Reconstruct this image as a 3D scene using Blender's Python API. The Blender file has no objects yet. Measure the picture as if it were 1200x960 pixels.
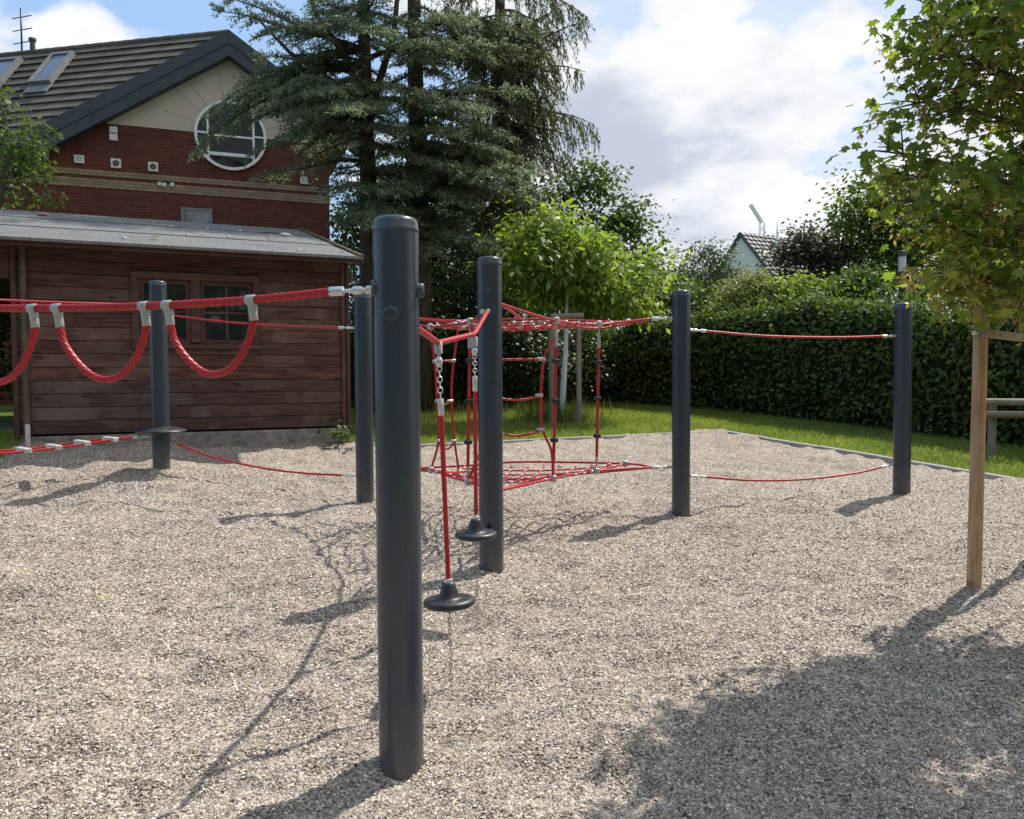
import bpy, math, random
import numpy as np
from mathutils import Vector, Matrix
R = math.radians
random.seed(7); rng = np.random.default_rng(11)
sc = bpy.context.scene
col = sc.collection

# ------------------------------------------------------------------ camera
F = 950.0; PITCH = R(2.05); ROLL = R(0.35); CAMZ = 1.46
cf = np.array([0, math.cos(PITCH), -math.sin(PITCH)])
u0 = np.array([0, math.sin(PITCH), math.cos(PITCH)]); r0 = np.array([1.0, 0, 0])
cr = math.cos(ROLL)*r0 - math.sin(ROLL)*u0
cu = math.cos(ROLL)*u0 + math.sin(ROLL)*r0
CAM = np.array([0, 0, CAMZ])
cd = bpy.data.cameras.new('camera'); cam = bpy.data.objects.new('camera', cd); col.objects.link(cam)
cd.sensor_width = 36; cd.lens = F/1200*36; cd.clip_end = 3000; cd.clip_start = 0.05
cam.matrix_world = Matrix(((cr[0], cu[0], -cf[0], 0), (cr[1], cu[1], -cf[1], 0), (cr[2], cu[2], -cf[2], CAMZ), (0, 0, 0, 1)))
sc.camera = cam

# ------------------------------------------------------------------ sun, sky, exposure
SUN_AZ = R(47); SUN_EL = R(56)
sdir = Vector((math.sin(SUN_AZ)*math.cos(SUN_EL), math.cos(SUN_AZ)*math.cos(SUN_EL), math.sin(SUN_EL)))
sl = bpy.data.lights.new('sun', 'SUN'); sl.energy = 4.6; sl.angle = R(0.53); sl.color = (1.0, 0.95, 0.88)
so = bpy.data.objects.new('sun', sl); col.objects.link(so); so.location = (20, 20, 40)
so.rotation_euler = (-sdir).to_track_quat('-Z', 'Y').to_euler()
sc.view_settings.view_transform = 'Standard'; sc.view_settings.look = 'None'
sc.view_settings.exposure = 0.19; sc.view_settings.gamma = 1.0; sc.view_settings.use_curve_mapping = False

class NT:
    """small node-tree helper"""
    def __init__(s, tree): s.t = tree; s.n = tree.nodes; s.l = tree.links
    def new(s, typ, **kw):
        nd = s.n.new(typ)
        for k, v in kw.items():
            if k.startswith('i_'):
                key = k[2:]
                key = int(key) if key.isdigit() else key.replace('_', ' ')
                if hasattr(v, 'is_output'): s.l.new(v, nd.inputs[key])
                else: nd.inputs[key].default_value = v
            else: setattr(nd, k, v)
        return nd
    def math(s, op, a, b=None, c=None, clamp=False):
        nd = s.n.new('ShaderNodeMath'); nd.operation = op; nd.use_clamp = clamp
        for i, v in enumerate((a, b, c)):
            if v is None: continue
            if hasattr(v, 'is_output'): s.l.new(v, nd.inputs[i])
            else: nd.inputs[i].default_value = v
        return nd.outputs[0]
    def mix(s, f, a, b, blend='MIX'):
        nd = s.n.new('ShaderNodeMix'); nd.data_type = 'RGBA'; nd.blend_type = blend
        for i, v in ((0, f), (6, a), (7, b)):
            if hasattr(v, 'is_output'): s.l.new(v, nd.inputs[i])
            else: nd.inputs[i].default_value = v if i == 0 else (tuple(v)+(1,) if len(v) == 3 else v)
        return nd.outputs[2]
    def ramp(s, fac, stops, interp='LINEAR'):
        nd = s.n.new('ShaderNodeValToRGB'); e = nd.color_ramp.elements; nd.color_ramp.interpolation = interp
        while len(e) > 1: e.remove(e[-1])
        e[0].position = stops[0][0]; e[0].color = tuple(stops[0][1])+(1,)
        for p, c in stops[1:]:
            q = e.new(p); q.color = tuple(c)+(1,)
        s.l.new(fac, nd.inputs[0]); return nd.outputs[0]
    def noise(s, vec, scale, detail=3, rough=0.5):
        nd = s.new('ShaderNodeTexNoise', i_Scale=scale, i_Detail=detail, i_Roughness=rough)
        if vec is not None: s.l.new(vec, nd.inputs['Vector'])
        return nd.outputs['Fac']

w = bpy.data.worlds.new("World"); sc.world = w; w.use_nodes = True
nt = NT(w.node_tree); nt.n.clear()
sky = nt.new('ShaderNodeTexSky'); sky.sky_type = 'NISHITA'; sky.sun_disc = False
sky.sun_elevation = SUN_EL; sky.sun_rotation = SUN_AZ; sky.air_density = 1.0; sky.dust_density = 1.2; sky.ozone_density = 1.2
tc = nt.new('ShaderNodeTexCoord')
sep = nt.new('ShaderNodeSeparateXYZ', i_0=tc.outputs['Generated'])
zz = nt.math('ADD', nt.math('MAXIMUM', sep.outputs[2], 0.0), 0.28)
cv = nt.new('ShaderNodeCombineXYZ', i_0=nt.math('DIVIDE', sep.outputs[0], zz), i_1=nt.math('DIVIDE', sep.outputs[1], zz), i_2=3.7)
n1 = nt.noise(cv.outputs[0], 1.9, 10, 0.58)
cv2 = nt.new('ShaderNodeVectorMath', operation='ADD', i_0=cv.outputs[0], i_1=(0.13, 0.12, 0.0))
n2 = nt.noise(cv2.outputs[0], 2.1, 6, 0.55)
cv3 = nt.new('ShaderNodeVectorMath', operation='ADD', i_0=cv.outputs[0], i_1=(7.3, 2.1, 5.0))
n3 = nt.noise(cv3.outputs[0], 1.2, 4, 0.5)
bias = nt.math('MULTIPLY', sep.outputs[0], 0.42)             # more cloud towards the east
nf = nt.noise(cv2.outputs[0], 6.5, 6, 0.6)
cov = nt.math('ADD', nt.math('ADD', n1, nt.math('MULTIPLY', nf, 0.34)), nt.math('ADD', bias, -0.125))
def seed(px, py, width, amount, acc):      # one cloud bank (or gap) in the direction seen at this spot
    d = cf + (px-600)/F*cr + (480-py)/F*cu; d = d/np.linalg.norm(d)
    dt = nt.new('ShaderNodeVectorMath', operation='DOT_PRODUCT', i_0=tc.outputs['Generated'], i_1=tuple(d)).outputs['Value']
    g = nt.new('ShaderNodeMapRange', interpolation_type='SMOOTHSTEP', i_0=dt, i_1=math.cos(width), i_2=1.0, i_3=0.0, i_4=amount).outputs[0]
    return nt.math('ADD', acc, g)
cov = seed(30, 78, 0.12, 0.36, cov); cov = seed(150, 72, 0.10, 0.38, cov); cov = seed(250, -10, 0.2, -0.2, cov); cov = seed(60, -20, 0.14, -0.16, cov)
cov = seed(800, 110, 0.3, 0.12, cov); cov = seed(1010, 50, 0.17, -0.19, cov); cov = seed(715, 25, 0.10, -0.15, cov); cov = seed(880, 30, 0.09, -0.08, cov)
mask = nt.new('ShaderNodeMapRange', interpolation_type='SMOOTHSTEP', i_0=cov, i_1=0.46, i_2=0.60).outputs[0]
veil = nt.new('ShaderNodeMapRange', interpolation_type='SMOOTHSTEP', i_0=nt.math('ADD', sep.outputs[0], nt.math('MULTIPLY', n1, 0.5)), i_1=0.0, i_2=0.5, i_3=0.0, i_4=0.5).outputs[0]
mask = nt.math('MAXIMUM', mask, veil)
low = nt.new('ShaderNodeMapRange', interpolation_type='SMOOTHSTEP', i_0=sep.outputs[2], i_1=0.02, i_2=0.3, i_3=0.9, i_4=0.0).outputs[0]
shs = nt.math('ADD', nt.math('ADD', nt.math('MULTIPLY', n2, 0.75), nt.math('MULTIPLY', nf, 0.3)), nt.math('MULTIPLY', n3, 0.42))
shs = seed(715, 160, 0.09, 0.13, shs); shs = seed(880, 255, 0.2, 0.08, shs); shs = seed(760, 60, 0.14, -0.1, shs); shs = seed(900, 110, 0.2, -0.1, shs)
shade = nt.new('ShaderNodeMapRange', interpolation_type='SMOOTHSTEP', i_0=shs, i_1=0.66, i_2=0.92).outputs[0]
ccol = nt.mix(shade, (9.3, 9.35, 9.5), (5.2, 5.8, 6.9))
skyb = nt.mix(0.75, sky.outputs[0], (4.3, 6.6, 10.2))
out = nt.mix(mask, skyb, ccol)
bg = nt.new('ShaderNodeBackground', i_0=out, i_1=0.095)
wo = nt.new('ShaderNodeOutputWorld', i_0=bg.outputs[0])

# ------------------------------------------------------------------ geometry helpers
def ray(px, py): return cf + (px-600)/F*cr + (480-py)/F*cu
def at(px, py, Y):
    d = ray(px, py); return CAM + d*(Y/d[1])
def project(P):
    d = np.asarray(P)-CAM; z = d@cf
    return 600+F*(d@cr)/z, 480-F*(d@cu)/z
def on_plane(px, py, p0, n):
    d = ray(px, py); return CAM + d*(((p0-CAM)@n)/(d@n))
def base(x, y):
    x = np.asarray(x, float); y = np.asarray(y, float)
    z = 0.06*(np.clip(y, -6, 19)-3)
    return z + 0.12*np.exp(-((x+3.75)/1.5)**2-((y-8.85)/0.8)**2) + 0.27*np.exp(-((x+6.6)/2.2)**2-((y-10.0)/1.3)**2) \
        + 0.11*np.exp(-((0.41*(x+2.3)-0.912*(y-11.3))/0.9)**2)*np.clip((x+9)/1.5, 0, 1)*np.clip((-1.6-x)/0.7, 0, 1)
def ground(px, py):
    d = ray(px, py); t = 1.0
    for _ in range(60):
        P = CAM+d*t; t += (P[2]-float(base(P[0], P[1])))/(-d[2]+0.06*d[1]+1e-6)*0.8
    return CAM+d*t
def hash2(i, j, s):
    v = np.sin(i*127.1+j*311.7+s*74.7)*43758.5453
    return v-np.floor(v)
def vnoise(x, y, s=0):
    i = np.floor(x); j = np.floor(y); fx = x-i; fy = y-j
    fx = fx*fx*(3-2*fx); fy = fy*fy*(3-2*fy)
    a = hash2(i, j, s); b = hash2(i+1, j, s); c = hash2(i, j+1, s); d = hash2(i+1, j+1, s)
    return (a*(1-fx)+b*fx)*(1-fy)+(c*(1-fx)+d*fx)*fy-0.5
def bump(x, y):
    rx = x*0.94+y*0.34; ry = -x*0.34+y*0.94
    rid = 0.5-np.abs(vnoise(rx*2.3, ry*3.9, 21))*2
    dent = -0.05*np.exp(-((x+0.27)**2+(y-3.7)**2)/0.09)-0.05*np.exp(-((x+0.2)**2+(y-4.65)**2)/0.09)
    return dent+0.055*vnoise(rx*1.3, ry*1.9, 1)+0.062*vnoise(rx*3.2, ry*5.2, 2)+0.038*vnoise(rx*6.0, ry*9.5, 3)+0.017*vnoise(rx*13, ry*19, 4)+0.018*rid-0.075*np.clip(vnoise(rx*4.6, ry*7.5, 31)-0.2, 0, 1)-0.06*np.clip(vnoise(rx*8.5, ry*13.0, 32)-0.22, 0, 1)
def gz(x, y): return base(x, y)+bump(np.asarray(x, float), np.asarray(y, float))
def norm(v): v = np.asarray(v, float); return v/np.linalg.norm(v)

ORG = {}
def tag(o, label=None, cat=None, group=None, kind=None):
    if label: o['label'] = label
    if cat: o['category'] = cat
    if group: o['group'] = group
    if kind: o['kind'] = kind
    return o
def thing(name, loc, label, cat, group=None):
    o = bpy.data.objects.new(name, None); col.objects.link(o); o.empty_display_size = 0.2
    o.location = tuple(loc); ORG[o.name] = np.array(loc, float)
    return tag(o, label, cat, group)
def link_mesh(name, verts, faces, mat, parent=None, smooth=False):
    me = bpy.data.meshes.new(name)
    org = ORG[parent.name] if parent is not None else np.zeros(3)
    V = np.asarray(verts, float)-org
    if isinstance(faces, np.ndarray):
        k = faces.shape[1]
        me.vertices.add(len(V)); me.vertices.foreach_set('co', V.astype(np.float32).ravel())
        me.loops.add(faces.size); me.loops.foreach_set('vertex_index', faces.astype(np.int32).ravel())
        me.polygons.add(len(faces)); me.polygons.foreach_set('loop_start', np.arange(0, faces.size, k, dtype=np.int32))
        me.update(calc_edges=True)
    else:
        me.from_pydata([tuple(v) for v in V], [], [tuple(f) for f in faces])
    if smooth: me.polygons.foreach_set('use_smooth', np.ones(len(me.polygons), bool))
    me.materials.append(mat)
    o = bpy.data.objects.new(name, me); col.objects.link(o)
    if parent is not None: o.parent = parent
    ORG[o.name] = org
    return o

class MB:
    def __init__(s): s.v = []; s.f = []
    def add(s, V, Fc):
        k = len(s.v); s.v.extend([tuple(map(float, p)) for p in V]); s.f.extend([tuple(i+k for i in f) for f in Fc])
        return s
    def box8(s, c):   # c: 8 corners, bottom 4 ccw then top 4 ccw
        return s.add(c, [(3, 2, 1, 0), (4, 5, 6, 7), (0, 1, 5, 4), (1, 2, 6, 5), (2, 3, 7, 6), (3, 0, 4, 7)])
    def obox(s, p, ax, ay, az):   # origin corner p, three edge vectors
        p, ax, ay, az = map(lambda q: np.asarray(q, float), (p, ax, ay, az))
        if np.dot(np.cross(ax, ay), az) < 0: p = p+ax; ax = -ax
        return s.box8([p, p+ax, p+ax+ay, p+ay, p+az, p+ax+az, p+ax+ay+az, p+ay+az])
    def cbox(s, p, ax, ay, az):   # centre and half vectors
        p, ax, ay, az = map(lambda q: np.asarray(q, float), (p, ax, ay, az))
        return s.obox(p-ax-ay-az, 2*ax, 2*ay, 2*az)
    def bbox(s, p, ax, ay, az, b):   # bevelled centre box: chamfer all round (half vectors)
        ax, ay, az = map(lambda q: np.asarray(q, float), (ax, ay, az)); p = np.asarray(p, float)
        la, lb, lc = (np.linalg.norm(q) for q in (ax, ay, az))
        b = min(b, 0.4*la, 0.4*lb, 0.4*lc)
        ex, ey, ez = ax/la, ay/lb, az/lc
        if np.dot(np.cross(ex, ey), ez) < 0: ex = -ex
        idx = {}; V = []
        for sx in (-1, 1):
            for sy in (-1, 1):
                for sz in (-1, 1):
                    for k in range(3):
                        d = [la-b, lb-b, lc-b]; d[k] += b
                        idx[(sx, sy, sz, k)] = len(V)
                        V.append(p+ex*sx*d[0]+ey*sy*d[1]+ez*sz*d[2])
        Fc = []
        def q(*ks): Fc.append([idx[k] for k in ks])
        for sg in (-1, 1):
            o = 1 if sg > 0 else -1
            for k, (a, c) in enumerate(((1, 2), (2, 0), (0, 1))):
                f = []
                for (i, j) in ((-1, -1), (1, -1), (1, 1), (-1, 1)):
                    t = [0, 0, 0]; t[k] = sg; t[a] = i; t[c] = j
                    f.append(idx[(t[0], t[1], t[2], k)])
                Fc.append(f if sg > 0 else f[::-1])
        for k in range(3):   # edges along axis k
            a, c = (k+1) % 3, (k+2) % 3
            for i in (-1, 1):
                for j in (-1, 1):
                    def vv(sk, which):
                        t = [0, 0, 0]; t[k] = sk; t[a] = i; t[c] = j
                        return idx[(t[0], t[1], t[2], which)]
                    f = [vv(-1, a), vv(1, a), vv(1, c), vv(-1, c)]
                    Fc.append(f if i*j < 0 else f[::-1])
        for sx in (-1, 1):
            for sy in (-1, 1):
                for sz in (-1, 1):
                    f = [idx[(sx, sy, sz, k)] for k in range(3)]
                    Fc.append(f if sx*sy*sz > 0 else f[::-1])
        return s.add(V, Fc)
    def lathe(s, p, axis, prof, n=24, cap=True):   # prof: list of (t along axis, radius)
        p = np.asarray(p, float); a = norm(axis)
        h = np.array([1.0, 0, 0]) if abs(a[0]) < 0.8 else np.array([0, 1.0, 0])
        e1 = norm(np.cross(a, h)); e2 = np.cross(a, e1)
        V = []; Fc = []
        for t, r in prof:
            for k in range(n):
                an = 2*math.pi*k/n
                V.append(p+a*t+(e1*math.cos(an)+e2*math.sin(an))*r)
        for i in range(len(prof)-1):
            for k in range(n):
                k2 = (k+1) % n
                Fc.append((i*n+k, i*n+k2, (i+1)*n+k2, (i+1)*n+k))
        if cap:
            Fc.append(tuple(range(n-1, -1, -1))); m = (len(prof)-1)*n
            Fc.append(tuple(range(m, m+n)))
        return s.add(V, Fc)
    def tube(s, pts, rad, n=8, twist=0.0, lobes=0, amp=0.0):
        pts = [np.asarray(p, float) for p in pts]; m = len(pts)
        rads = rad if hasattr(rad, '__len__') else [rad]*m
        T = [norm(pts[min(i+1, m-1)]-pts[max(i-1, 0)]) for i in range(m)]
        h = np.array([0, 0, 1.0]) if abs(T[0][2]) < 0.9 else np.array([1.0, 0, 0])
        e1 = norm(np.cross(T[0], h)); L = 0.0; V = []; Fc = []
        for i in range(m):
            e1 = norm(e1-T[i]*np.dot(e1, T[i])); e2 = np.cross(T[i], e1)
            if i: L += np.linalg.norm(pts[i]-pts[i-1])
            for k in range(n):
                an = 2*math.pi*k/n
                rr = rads[i]
                if lobes: rr = rr*(1+amp*(abs(math.cos(0.5*(lobes*an+twist*L)))-0.6))
                V.append(pts[i]+(e1*math.cos(an)+e2*math.sin(an))*rr)
        for i in range(m-1):
            for k in range(n):
                k2 = (k+1) % n
                Fc.append((i*n+k, i*n+k2, (i+1)*n+k2, (i+1)*n+k))
        Fc.append(tuple(range(n-1, -1, -1))); Fc.append(tuple(range((m-1)*n, m*n)))
        return s.add(V, Fc)
    def build(s, name, mat, parent=None, smooth=False, auto=None):
        o = link_mesh(name, s.v, s.f, mat, parent, smooth or auto is not None)
        if auto is not None:
            try: o.data.set_sharp_from_angle(angle=R(auto))
            except Exception: pass
        return o

def curve(pts, n=24):
    """Catmull-Rom through pts"""
    P = [np.asarray(p, float) for p in pts]
    P = [2*P[0]-P[1]]+P+[2*P[-1]-P[-2]]; o = []
    segs = len(P)-3
    for i in range(segs):
        a, b, c, d = P[i:i+4]
        k = max(2, int(n/segs))
        for j in range(k):
            t = j/k
            o.append(0.5*((2*b)+(-a+c)*t+(2*a-5*b+4*c-d)*t*t+(-a+3*b-3*c+d)*t**3))
    o.append(P[-2]); return o
def sag(a, b, s, n=20):
    a = np.asarray(a, float); b = np.asarray(b, float)
    return [a+(b-a)*t-np.array([0, 0, 4*s*t*(1-t)]) for t in np.linspace(0, 1, n)]
def resample(pts, step):
    P = np.array(pts); L = np.r_[0, np.cumsum(np.linalg.norm(np.diff(P, axis=0), axis=1))]
    n = max(2, int(L[-1]/step)+1); q = np.linspace(0, L[-1], n)
    return [np.array([np.interp(t, L, P[:, k]) for k in range(3)]) for t in q]
def rope(pts, r, fine=False):
    mb = MB()
    if fine: mb.tube(resample(pts, 0.0055), r, 24, twist=2*math.pi*6/0.19, lobes=6, amp=0.5)
    else: mb.tube(resample(pts, 0.022), r, 12, twist=2*math.pi*4/0.16, lobes=4, amp=0.22)
    return mb

# ------------------------------------------------------------------ materials
def mat(name, rough=0.5, metal=0.0, spec=0.5):
    m = bpy.data.materials.new(name); m.use_nodes = True
    n = NT(m.node_tree); b = n.n['Principled BSDF']
    b.inputs['Roughness'].default_value = rough; b.inputs['Metallic'].default_value = metal
    b.inputs['Specular IOR Level'].default_value = spec
    return m, n, b
def setc(n, b, c, key='Base Color'):
    if hasattr(c, 'is_output'): n.l.new(c, b.inputs[key])
    else: b.inputs[key].default_value = tuple(c)+(1,)
def addbump(n, b, h, strength=0.3, dist=0.01):
    bp = n.new('ShaderNodeBump', i_Strength=strength, i_Distance=dist, i_Height=h); n.l.new(bp.outputs[0], b.inputs['Normal'])
def obj_co(n): return n.new('ShaderNodeTexCoord').outputs['Object']
def island(n): return n.new('ShaderNodeNewGeometry').outputs['Random Per Island']
def simple(name, c1, c2, scale=8, rough=0.5, metal=0.0, spec=0.5, bmp=0.0, detail=4, stretch=None):
    m, n, b = mat(name, rough, metal, spec); co = obj_co(n)
    if stretch: co = n.new('ShaderNodeMapping', i_0=co, i_3=stretch).outputs[0]
    f = n.noise(co, scale, detail, 0.6)
    f = n.new('ShaderNodeMapRange', i_0=f, i_1=0.3, i_2=0.7).outputs[0]
    setc(n, b, n.mix(f, c1, c2))
    if bmp: addbump(n, b, f, bmp, 0.01)
    rg = n.new('ShaderNodeMapRange', i_0=f, i_3=max(0.02, rough-0.08), i_4=min(1, rough+0.1)).outputs[0]
    n.l.new(rg, b.inputs['Roughness'])
    return m
def leafmat(name, c1, c2, c3=None, trans=0.4, rough=0.5, tcol=None, spec=0.4):
    m, n, b = mat(name, rough, 0, spec)
    r = island(n)
    st = [(0.0, c1), (0.65, c2)] + ([(1.0, c3)] if c3 else [])
    c = n.ramp(r, st)
    pn = n.noise(obj_co(n), 0.9, 4, 0.6)
    c = n.mix(1.0, c, n.ramp(pn, [(0.3, (0.72, 0.76, 0.74)), (0.55, (1.0, 1.0, 1.0)), (0.72, (1.35, 1.25, 1.1))]), 'MULTIPLY'); setc(n, b, c)
    tr = n.new('ShaderNodeBsdfTranslucent')
    n.l.new(n.mix(1.0, c, tcol or (1.6, 1.7, 0.7), 'MULTIPLY'), tr.inputs[0])
    mx = n.new('ShaderNodeMixShader', i_0=trans, i_1=b.outputs[0], i_2=tr.outputs[0])
    n.l.new(mx.outputs[0], n.n['Material Output'].inputs[0])
    return m

PEB = [(p_, (c_[0]*1.01, c_[1]*0.985, c_[2]*0.965)) for p_, c_ in [(0.0, (0.075, 0.07, 0.07)), (0.15, (0.17, 0.15, 0.132)), (0.32, (0.31, 0.26, 0.207)), (0.5, (0.42, 0.36, 0.295)),
       (0.66, (0.32, 0.295, 0.265)), (0.8, (0.51, 0.45, 0.38)), (0.92, (0.63, 0.57, 0.485)), (1.0, (0.80, 0.77, 0.72))]]
M = {}
def make_materials():
    # gravel sheet: small stones by colour and relief where they are too far to tell apart
    m, n, b = mat('gravel_sheet', 0.9, 0, 0.2); co = obj_co(n)
    v = n.new('ShaderNodeTexVoronoi', i_Vector=co, i_Scale=92.0)
    sp = n.new('ShaderNodeSeparateColor', i_0=v.outputs['Color'])
    c = n.ramp(sp.outputs[0], PEB)
    big = n.noise(co, 0.9, 4, 0.6); mid = n.noise(co, 7, 3, 0.6)
    c = n.mix(0.35, c, n.ramp(mid, [(0.3, (0.62, 0.58, 0.54)), (0.7, (1.15, 1.12, 1.1))]), 'MULTIPLY')
    c = n.mix(0.5, c, n.ramp(big, [(0.3, (0.78, 0.75, 0.72)), (0.7, (1.12, 1.1, 1.06))]), 'MULTIPLY')
    setc(n, b, c)
    addbump(n, b, n.math('SUBTRACT', 1.0, v.outputs['Distance']), 0.75, 0.012); M['gravel_sheet'] = m
    m, n, b = mat('pebble', 0.8, 0, 0.25); co = obj_co(n)
    c = n.ramp(island(n), PEB)
    big = n.noise(co, 0.9, 4, 0.6)
    c = n.mix(0.5, c, n.ramp(big, [(0.3, (0.78, 0.75, 0.72)), (0.7, (1.12, 1.1, 1.06))]), 'MULTIPLY')
    setc(n, b, c); M['pebble'] = m
    # soil/lawn
    m, n, b = mat('lawn_soil', 0.95, 0, 0.1); co = obj_co(n)
    f = n.noise(co, 1.3, 5, 0.6); g = n.noise(co, 34, 4, 0.7)
    setc(n, b, n.mix(g, n.mix(f, (0.10, 0.145, 0.03), (0.15, 0.19, 0.045)), (0.07, 0.09, 0.025)))
    addbump(n, b, g, 0.8, 0.03); M['lawn'] = m
    M['blade'] = leafmat('grass_blade', (0.19, 0.25, 0.055), (0.27, 0.33, 0.085), (0.37, 0.39, 0.14), 0.5, 0.6, (1.3, 1.4, 0.6), 0.25)
    M['wildgrass'] = leafmat('tall_grass', (0.13, 0.17, 0.035), (0.20, 0.23, 0.06), (0.33, 0.32, 0.12), 0.4, 0.6, (1.3, 1.3, 0.6))
    # powder coated steel
    m, n, b = mat('anthracite_coating', 0.34, 0, 0.5); co = obj_co(n)
    st = n.new('ShaderNodeMapping', i_0=co, i_3=(22, 22, 0.7)).outputs[0]
    f = n.noise(st, 1.0, 4, 0.6); g = n.noise(co, 45, 3, 0.6)
    zc = n.new('ShaderNodeSeparateXYZ', i_0=co).outputs[2]; dn = n.noise(co, 14, 5, 0.7)
    du = n.new('ShaderNodeMapRange', i_0=n.math('ADD', zc, n.math('MULTIPLY', dn, -0.3)), i_1=-0.17, i_2=0.12, i_3=0.45, i_4=0.0).outputs[0]
    scr = n.new('ShaderNodeMapRange', i_0=n.noise(n.new('ShaderNodeMapping', i_0=co, i_3=(60, 60, 5)).outputs[0], 1.0, 3, 0.6), i_1=0.66, i_2=0.76, i_4=0.12).outputs[0]
    pc = n.mix(scr, n.mix(f, (0.031, 0.042, 0.057), (0.047, 0.059, 0.076)), (0.065, 0.072, 0.08))
    setc(n, b, n.mix(du, pc, (0.16, 0.145, 0.125)))
    n.l.new(n.new('ShaderNodeMapRange', i_0=g, i_3=0.2, i_4=0.33).outputs[0], b.inputs['Roughness'])
    M['post'] = m
    M['rubber'] = simple('black_rubber', (0.016, 0.017, 0.021), (0.03, 0.031, 0.036), 30, 0.42, 0, 0.5, 0.05)
    m, n, b = mat('red_rope', 0.42, 0, 0.5); co = obj_co(n)
    f = n.noise(co, 130, 3, 0.6); g = n.noise(co, 5, 3, 0.5)
    setc(n, b, n.mix(n.math('MULTIPLY', f, 0.7), n.mix(g, (0.44, 0.014, 0.016), (0.54, 0.024, 0.024)), (0.27, 0.008, 0.011)))
    addbump(n, b, f, 0.25, 0.002); M['rope'] = m
    M['steel'] = simple('zinc_steel', (0.55, 0.55, 0.54), (0.72, 0.72, 0.70), 60, 0.38, 0.75, 0.5, 0.1)
    M['alu'] = simple('cast_aluminium', (0.36, 0.36, 0.35), (0.48, 0.48, 0.46), 50, 0.48, 0.5, 0.5, 0.15)
    M['rustchain'] = simple('dull_chain_steel', (0.26, 0.23, 0.2), (0.40, 0.38, 0.35), 80, 0.5, 0.6)
    M['slat'] = simple('pale_slat', (0.46, 0.44, 0.41), (0.58, 0.56, 0.53), 30, 0.6, 0.1, 0.4, 0.1)
    # shed wood
    def wood(name, ca, cb, cc, streak=(1.2, 1.2, 16), rough=0.62, sc_=2.2, spec=0.35):
        m, n, b = mat(name, rough, 0, spec); co = obj_co(n)
        oi = n.new('ShaderNodeObjectInfo').outputs['Random']
        off = n.new('ShaderNodeVectorMath', operation='ADD', i_0=co, i_1=n.new('ShaderNodeCombineXYZ', i_0=n.math('MULTIPLY', oi, 37.0), i_1=n.math('MULTIPLY', oi, 11.0)).outputs[0]).outputs[0]
        mp = n.new('ShaderNodeMapping', i_0=off, i_3=streak).outputs[0]
        f = n.noise(mp, sc_, 6, 0.65); g = n.noise(off, 1.4, 5, 0.65)
        kn = n.new('ShaderNodeTexVoronoi', i_Vector=n.new('ShaderNodeMapping', i_0=off, i_3=(2.1, 2.1, 5.0)).outputs[0], i_Scale=1.0)
        knot = n.new('ShaderNodeMapRange', i_0=kn.outputs['Distance'], i_1=0.05, i_2=0.14, i_3=0.8, i_4=0.0).outputs[0]
        c = n.mix(n.new('ShaderNodeMapRange', i_0=f, i_1=0.39, i_2=0.62).outputs[0], ca, cb)
        c = n.mix(n.new('ShaderNodeMapRange', i_0=g, i_1=0.47, i_2=0.72, i_4=0.8).outputs[0], c, cc)
        c = n.mix(n.math('MULTIPLY', oi, 0.55), c, ca)
        c = n.mix(knot, c, tuple(x*0.45 for x in ca))
        setc(n, b, c); addbump(n, b, f, 0.35, 0.006); return m
    M['shedwood'] = wood('stained_plank', (0.034, 0.014, 0.010), (0.145, 0.059, 0.043), (0.20, 0.125, 0.10))
    M['shedwood_worn'] = wood('weathered_plank', (0.04, 0.022, 0.018), (0.125, 0.075, 0.060), (0.25, 0.205, 0.18))
    M['shedtrim'] = wood('stained_trim', (0.05, 0.024, 0.018), (0.105, 0.05, 0.036), (0.14, 0.085, 0.065))
    M['stake'] = wood('pine_stake', (0.36, 0.215, 0.105), (0.56, 0.375, 0.21), (0.50, 0.37, 0.24), (9, 9, 0.9), 0.7, 4.5)
    M['rail'] = wood('weathered_rail', (0.19, 0.145, 0.095), (0.29, 0.225, 0.15), (0.31, 0.26, 0.20), (2, 2, 12), 0.75)
    M['greywood'] = wood('grey_timber', (0.19, 0.16, 0.12), (0.29, 0.245, 0.185), (0.32, 0.29, 0.24), (9, 9, 1.0), 0.8)
    # felt roof
    m, n, b = mat('roof_felt', 0.9, 0, 0.2); co = obj_co(n)
    f = n.new('ShaderNodeMapRange', i_0=n.noise(co, 60, 5, 0.8), i_1=0.38, i_2=0.62).outputs[0]; g = n.noise(co, 2.4, 5, 0.65)
    c = n.mix(f, (0.13, 0.133, 0.135), (0.36, 0.365, 0.36)); c = n.mix(n.new('ShaderNodeMapRange', i_0=g, i_1=0.45, i_2=0.75, i_4=0.5).outputs[0], c, (0.13, 0.13, 0.12))
    setc(n, b, c); addbump(n, b, f, 0.8, 0.008); b.inputs['Specular IOR Level'].default_value = 0.05; M['felt'] = m
    M['moss'] = simple('mossy_edge', (0.09, 0.075, 0.04), (0.16, 0.12, 0.07), 30, 0.9, 0, 0.2, 0.4)
    M['concrete'] = simple('foundation_concrete', (0.13, 0.12, 0.108), (0.32, 0.295, 0.26), 9, 0.9, 0, 0.2, 0.6, 8)
    M['kerb'] = simple('kerb_concrete', (0.32, 0.305, 0.28), (0.46, 0.44, 0.40), 14, 0.9, 0, 0.2, 0.3, 6)
    m, n, b = mat('window_glass', 0.04, 0, 0.8); setc(n, b, (0.018, 0.022, 0.026)); M['glass'] = m
    m, n, b = mat('house_glass', 0.05, 0, 0.3); setc(n, b, (0.012, 0.015, 0.017)); M['houseglass'] = m
    m, n, b = mat('roof_glass', 0.06, 0, 1.0); setc(n, b, (0.10, 0.13, 0.17)); M['skyglass'] = m
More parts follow.
